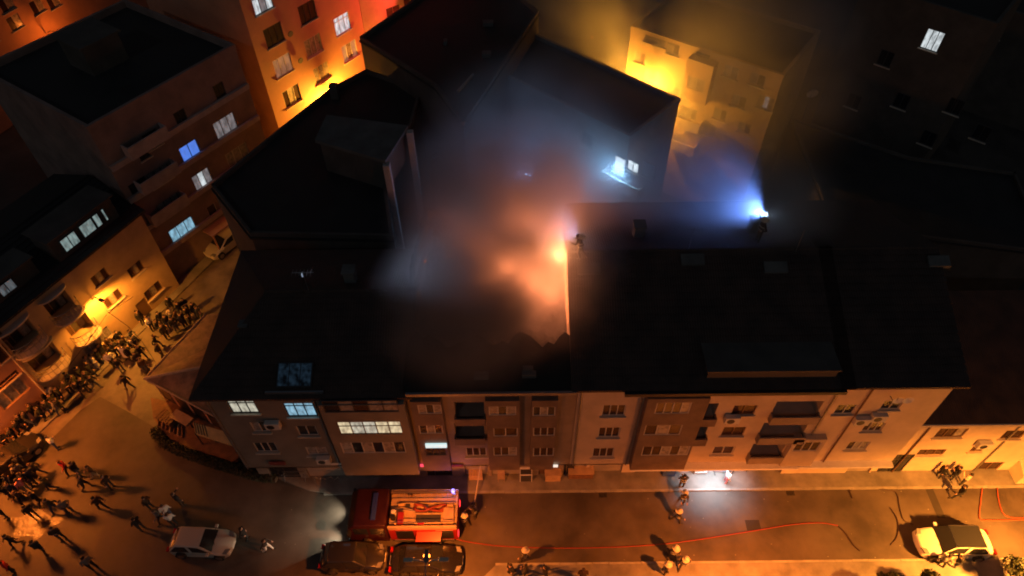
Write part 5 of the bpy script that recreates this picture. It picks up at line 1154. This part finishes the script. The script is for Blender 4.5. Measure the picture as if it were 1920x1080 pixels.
for (u, v, lb, pose, top, leg) in (
        (280, 606, 'person in a white top among dark clothes below the annex lane', 0, 'white', 'black'), (320, 588, 'person in a pale top between dark ones by the annex wall', 3, 'cream', 'denim'), (368, 620, 'person in a light top alone beside the dark corner block', 2, 'white', 'navy'),
        (232, 660, 'person with a wide white headscarf under the lamp', 8, 'white', 'black'), (207, 674, 'person in a white top at the edge of the crowd under the lamp', 1, 'white', 'charcoal'), (176, 678, 'person in a long white coat leaning by the house wall', 8, 'white', 'white'), (165, 682, 'person in cream next to the long white coat', 5, 'cream', 'cream'),
        (248, 644, 'person in a pale shirt beside the white headscarf', 2, 'cream', 'charcoal'), (236, 716, 'person in black striding alone below the annex tip', 4, 'black', 'black'), (95, 738, 'person in a white top in the dense crowd by the house wall', 0, 'white', 'black'), (106, 762, 'person in pale grey in front of the dense crowd', 4, 'grey', 'denim'),
        (97, 830, 'person in a white jacket standing by the dark car', 3, 'white', 'denim'), (42, 910, 'person in pink behind the dark car', 0, 'pink', 'grey'), (36, 884, 'person in a pale top beside the dark car bonnet', 1, 'grey', 'black'), (120, 874, 'person in red at the middle of the junction', 4, 'red', 'black'), (140, 878, 'person in black walking next to the one in red', 5, 'black', 'denim'), (154, 905, 'person in dark jacket with pale cap crossing the junction', 4, 'charcoal', 'black'),
        (172, 884, 'person in brown walking behind the one in red', 5, 'brown', 'tan'), (200, 903, 'person with a pale face glancing up, alone mid junction', 2, 'brown', 'charcoal'), (64, 934, 'person in black near the wet paving', 4, 'black', 'black'), (96, 946, 'person in olive passing the wet paving', 5, 'olive', 'denim'), (122, 950, 'person in grey passing the wet paving', 1, 'grey', 'charcoal'), (184, 943, 'person in dark brown walking towards the white hatchback', 4, 'brown', 'black'),
        (54, 958, 'person in black on the rim of the wet paving', 0, 'black', 'charcoal'), (106, 1000, 'person in brown on the far rim of the wet paving', 3, 'brown', 'navy'), (70, 1026, 'person in charcoal below the wet paving', 4, 'charcoal', 'black'), (20, 1012, 'person in black below the wet paving at the edge', 5, 'black', 'black'), (12, 1062, 'person in a bright red top at the bottom edge', 0, 'red', 'black'),
        (275, 942, 'person in red brown on the open road above the white hatchback', 1, 'brown', 'black'), (296, 966, 'person in grey beside the two white shirts', 4, 'grey', 'charcoal'), (311, 958, 'person in a white shirt, upper of two by the hatchback', 0, 'white', 'denim'), (319, 973, 'person in a white shirt, nearer the hatchback roof', 2, 'white', 'black'), (332, 936, 'person in charcoal with pale hands above the white shirts', 2, 'charcoal', 'brown'),
        (258, 982, 'person in black alone left of the hatchback', 3, 'black', 'charcoal'), (456, 1000, 'person in black by the nose of the white hatchback', 1, 'black', 'black'), (497, 1022, 'person with white trousers between the hatchbacks', 4, 'charcoal', 'white'), (166, 1056, 'person in grey under the unlit trees', 0, 'grey', 'black'),
        (958, 1068, 'person in black, first of three at the bottom kerb', 1, 'black', 'black'), (985, 1070, 'person in dark grey in the middle of three at the bottom kerb', 3, 'charcoal', 'black'), (1022, 1073, 'person in black, last of three at the bottom kerb', 0, 'black', 'navy'), (1093, 1078, 'person with brown hair cut off by the bottom edge', 0, 'brown', 'black'),
        (1768, 884, 'person in black leaning on the low house wall, first of two', 1, 'black', 'black'), (1793, 886, 'person in black at the low house wall, second of two', 3, 'black', 'charcoal'), (1812, 898, 'person in a cream top by the low house ramp', 2, 'cream', 'charcoal'), (1803, 922, 'person in black in the road above the white car', 4, 'black', 'black'),
        (1770, 1050, 'person in grey beside the door of the white car', 4, 'grey', 'black'), (1800, 1052, 'person in black behind the door of the white car', 6, 'black', 'navy'), (1252, 886, 'person in navy at the freezer', 1, 'navy', 'black') if False else (1364, 893, 'person in white and pink inside the light of the shop door', 0, 'white', 'pink')):
    person(u, v, lb, pose, top, leg)
for (u, v, lb, pose, rz, kw) in (
        (871, 974, 'firefighter in a pale helmet behind the fire engine', 6, RAD(60), {}), (889, 958, 'firefighter in dark kit steadying the thin pole', 6, RAD(120), dict(helmet=False)), (984, 1040, 'firefighter in a pale helmet casting a long shadow by the hose', 4, RAD(90), {}), (1271, 967, 'firefighter in a pale helmet crossing mid street', 5, RAD(-90), {}),
        (1282, 932, 'firefighter with reflective back bending in the light of the shop', 6, RAD(170), {}), (1281, 902, 'firefighter in brown kit at the door of the bright shop', 3, RAD(0), dict(helmet=False)), (1264, 1036, 'firefighter, upper of three at the near kerb', 4, RAD(20), {}), (1283, 1056, 'firefighter in a pale helmet nearest the white car of three at the kerb', 5, RAD(-30), {}), (1249, 1066, 'firefighter in brown kit, lowest of three at the near kerb', 1, RAD(80), {})):
    k = dict(helmet=True, turnout=True); k.update(kw); person(u, v, lb, pose, rz=rz, **k)
# the two on the roof
def roof_z(y): return 12.0 + 3.0 * (1 - abs(y - 27.5) / 7.4)
for (u, v, lb, pose, rz) in ((1427, 432, 'firefighter on the far roof slope holding a bright blue white torch', 7, RAD(95)), (1089, 462, 'firefighter crouching on the roof beside the flames, back lit', 6, RAD(70))):
    z = 13.4
    for _ in range(8): p = at(u, v, z + .9); z = roof_z(p.y)
    person(u, v, lb, pose, rz=rz, z=z, helmet=True, turnout=True)

# ---------------------------------------------------------------- torches, fire, smoke
def torch(label, u, v, z, target, energy, col, ang):
    p = at(u, v, z); root = empty('torch', p); tag(root, label, 'torch'); d = (Vector(target) - p).normalized()
    m = MB(); m.tube([-d * .2, Vector((0, 0, 0))], .03, 8); m.build('handle', BLACK, root); m = MB(); m.tube([Vector((0, 0, 0)), d * .07], .04, 10, r1=.065); m.build('head', METAL, root)
    m = MB(); m.tube([d * .072, d * .085], .11, 10); m.build('lens', mat('torch_lens', (.8, .8, .9), .3, emit=(.55, .75, 1), estr=40), root)
    lamp('SPOT', 'torch_beam', p + d * .2, energy, col, .05, d, ang, .7); return root


tp = at(1440, 403, 15.1); torch('torch with a blue white glare on the far roof slope', 1440, 403, 15.1, at(1280, 365, 14.4), 2600, (.15, .31, 1.0), RAD(145))
torch('torch flaring white behind the crouching roof firefighter', 1089, 444, 15.2, at(960, 400, 15.5), 230, (.36, .62, 1), RAD(150))
torch('small torch in the courtyard throwing a beam through smoke', 1130, 319, 6.0, at(1070, 356, 5.0), 16000, (.5, .75, 1), RAD(8))
def smoke_fill_light(label, u, v, z, target, energy, col, ang):
    p = at(u, v, z); root = empty('smoke_fill_light', (p.x, p.y, z - 1.2)); tag(root, label, 'smoke_fill_light'); d = (Vector(target) - p).normalized()
    for a in (0, 2.1, 4.2): m = MB(); m.tube([(0, 0, .9), (.4 * math.cos(a), .4 * math.sin(a), 0)], .02); m.build('leg', DMETAL, root)
    m = MB(); m.tube([(0, 0, .9), (0, 0, 1.1)], .025); m.build('post', DMETAL, root); m = MB(); m.tube([Vector((0, 0, 1.2)) - d * .12, Vector((0, 0, 1.2)) + d * .05], .13, 8, r1=.17); m.build('lamp_head', BLACK, root)
    m = MB(); m.tube([Vector((0, 0, 1.2)) + d * .051, Vector((0, 0, 1.2)) + d * .06], .12, 10); m.build('lens', mat('smoke_fill_lens', (.7, .7, .8), .3, emit=(.6, .75, 1), estr=.3), root); lamp('SPOT', 'smoke_fill_beam', p + d * .25, energy, col, .6, d, ang, 1.0); return root
smoke_fill_light('added fill lamp on a tripod in the courtyard, shining up into the smoke', 985, 330, 8.4, at(960, 340, 16), 6000, (.24, .48, 1), RAD(120))  # unseen lamp added to give the courtyard smoke its blue light
smoke_fill_light('added fill lamp on a tripod on the corner block roof, trained on the smoke', 565, 516, 15.2, Vector((-2, 25.8, 17.4)), 1300, (.62, .70, 1.0), RAD(50))  # added lamp, only there to brighten the left side of the plume
# courtyard window light
P_ = ee.O + ee.d * ee.on(1172, 311)[0] + ee.n * .5 + Vector((0, 0, ee.on(1172, 311)[1]))
lamp('AREA', 'window_light', P_, 1300, (.24, .58, 1.0), 1.2, ee.n + Vector((0, 0, -.25)))

fp = at(1046, 482, 12.6)
FIRE = bpy.data.materials.new('flame'); FIRE.use_nodes = True; n = FIRE.node_tree.nodes; Lk = FIRE.node_tree.links; n.clear()
em = n.new('ShaderNodeEmission'); ou = n.new('ShaderNodeOutputMaterial'); nz = n.new('ShaderNodeTexNoise'); nz.inputs['Scale'].default_value = 3; cr = n.new('ShaderNodeValToRGB'); ge = n.new('ShaderNodeNewGeometry')
cr.color_ramp.elements[0].position = .35; cr.color_ramp.elements[0].color = (1, .13, .01, 1); cr.color_ramp.elements[1].position = .65; cr.color_ramp.elements[1].color = (1, .55, .12, 1)
Lk.new(ge.outputs['Position'], nz.inputs['Vector']); Lk.new(nz.outputs['Fac'], cr.inputs['Fac']); Lk.new(cr.outputs[0], em.inputs[0]); em.inputs[1].default_value = 9; Lk.new(em.outputs[0], ou.inputs[0])
fl = empty('fire', (fp.x, fp.y, 9.4)); tag(fl, 'orange flames at the party wall of the burnt open roof', 'fire')
def tongue(x, y, z, h, r, seed):
    q = random.Random(seed); pts = []; m = MB(); k = 8; nn = 9; i = len(m.v); ph = q.uniform(0, 6)
    for j in range(nn + 1):
        t = j / nn; rr = r * (math.sin(math.pi * min(1, t * .85 + .15)) ** .8) * (1 - t * .3) + .004; cx = x + .25 * h * .3 * math.sin(t * 4 + ph) * t; cy = y + .2 * h * .3 * math.cos(t * 3.3 + ph) * t
        for a in range(k): an = 6.283 * a / k; m.v.append((cx + rr * math.cos(an), cy + rr * math.sin(an), z + h * t))
    for j in range(nn):
        for a in range(k): m.f.append((j * k + a, j * k + (a + 1) % k, (j + 1) * k + (a + 1) % k, (j + 1) * k + a)); m.m.append(0)
    m.f.append(tuple(range(k))[::-1]); m.m.append(0); m.f.append(tuple(nn * k + a for a in range(k))); m.m.append(0); m.build('flame', FIRE, fl, smooth=True)
tongue(0, 0, 2.9, .6, .12, 1); tongue(.55, -.6, 1.6, 1.7, .13, 2); tongue(.6, .5, 2.4, 1.2, .12, 3); tongue(.58, -1.5, .9, 1.5, .12, 4); tongue(-.1, -2.2, .2, .9, .14, 5); tongue(.5, 1.3, .9, 1.3, .15, 6); tongue(-1.2, .6, .0, .9, .2, 7)
for (u, v, e) in ((1040, 430, 120), (1045, 460, 150), (1045, 490, 150), (1040, 520, 130), (1028, 548, 110), (1008, 440, 280), (1014, 475, 340), (1008, 510, 320), (996, 540, 220), (980, 460, 280), (980, 495, 280), (976, 525, 220), (955, 478, 200), (956, 510, 180)):
    lamp('POINT', 'fire_light', at(u, v, 13.0), e * 7.5, (1, .25, .085), 1.2)
lamp('POINT', 'fire_light', at(1046, 480, 14.7), 600, (1, .36, .13), .3)
er = random.Random(5)
em_ = empty('embers', (fp.x, fp.y, 10)); tag(em_, 'tiny glowing embers drifting over the burnt roof', 'embers', kind='stuff'); m = MB()
for (u, v, z) in ((842, 480, 13), (797, 490, 13), (773, 649, 12.6), (928, 648, 12.6), (1062, 505, 13), (1050, 520, 13), (1110, 70, 12)):
    p = at(u, v, z) - em_.location; m.box(p.x - .05, p.x + .05, p.y - .05, p.y + .05, p.z - .05, p.z + .05)
m.build('ember', mat('ember_glow', (.5, .1, .02), .5, emit=(1, .25, .08), estr=3), em_)

# smoke: one closed volume over the burning roof, the courtyard and the lane behind it
def smoke(label, blobs, box, step, scale, lo, hi, detail):
    SM = bpy.data.materials.new('smoke'); SM.use_nodes = True; n = SM.node_tree.nodes; Lk = SM.node_tree.links; n.clear()
    ou = n.new('ShaderNodeOutputMaterial'); pv = n.new('ShaderNodeVolumePrincipled'); ge = n.new('ShaderNodeNewGeometry'); Lk.new(pv.outputs[0], ou.inputs['Volume'])
    pv.inputs['Color'].default_value = (.86, .86, .88, 1); pv.inputs['Anisotropy'].default_value = .1
    acc = None
    for (c, r_, amt) in blobs:
        sb = n.new('ShaderNodeVectorMath'); sb.operation = 'SUBTRACT'; sb.inputs[1].default_value = c; Lk.new(ge.outputs['Position'], sb.inputs[0])
        dv = n.new('ShaderNodeVectorMath'); dv.operation = 'DIVIDE'; dv.inputs[1].default_value = r_; Lk.new(sb.outputs[0], dv.inputs[0])
        ln = n.new('ShaderNodeVectorMath'); ln.operation = 'LENGTH'; Lk.new(dv.outputs[0], ln.inputs[0])
        mr = n.new('ShaderNodeMapRange'); mr.interpolation_type = 'SMOOTHSTEP'; mr.inputs[1].default_value = 0.1; mr.inputs[2].default_value = 1.15; mr.inputs[3].default_value = amt; mr.inputs[4].default_value = 0; Lk.new(ln.outputs['Value'], mr.inputs[0])
        if acc is None: acc = mr.outputs[0]
        else: ad = n.new('ShaderNodeMath'); ad.operation = 'ADD'; Lk.new(acc, ad.inputs[0]); Lk.new(mr.outputs[0], ad.inputs[1]); acc = ad.outputs[0]
    nz = n.new('ShaderNodeTexNoise'); nz.inputs['Scale'].default_value = scale; nz.inputs['Detail'].default_value = detail; nz.inputs['Roughness'].default_value = .55; Lk.new(ge.outputs['Position'], nz.inputs['Vector'])
    m2 = n.new('ShaderNodeMapRange'); m2.inputs[1].default_value = .34; m2.inputs[2].default_value = .66; m2.inputs[3].default_value = lo; m2.inputs[4].default_value = hi; Lk.new(nz.outputs['Fac'], m2.inputs[0])
    mu = n.new('ShaderNodeMath'); mu.operation = 'MULTIPLY'; Lk.new(acc, mu.inputs[0]); Lk.new(m2.outputs[0], mu.inputs[1]); Lk.new(mu.outputs[0], pv.inputs['Density'])
    SM.cycles.volume_step_rate = step
    m = MB(); m.box(*box); sm = m.build('smoke', SM); tag(sm, label, 'smoke', kind='stuff'); return sm


smoke('dense grey smoke column standing on the burnt open roof', [
    (at(876, 566, 13.6), (5.2, 5.4, 3.8), .75), (at(992, 500, 13.6), (5.8, 6.4, 4.2), .72), (at(940, 395, 15.5), (6.4, 7, 5.5), .50)], (-11, 8, 19.6, 43.5, 9.2, 22), .26, .33, .35, 1.55, 4)
smoke('thinner smoke drifting across the courtyard and the lane behind', [
    (at(1000, 290, 12), (8.5, 8, 7), .30), (at(1150, 345, 7), (6, 6, 6), .11), (at(1280, 380, 13.5), (10, 5.5, 5), .32), (at(1390, 400, 15.2), (5.8, 4.2, 3.2), .28),
    (at(1130, 70, 12), (9, 10, 10), .20), (at(1340, 140, 13), (12, 10, 10), .20)], (-10, 27, 27, 68, .3, 23), .34, .22, .35, 1.5, 2)
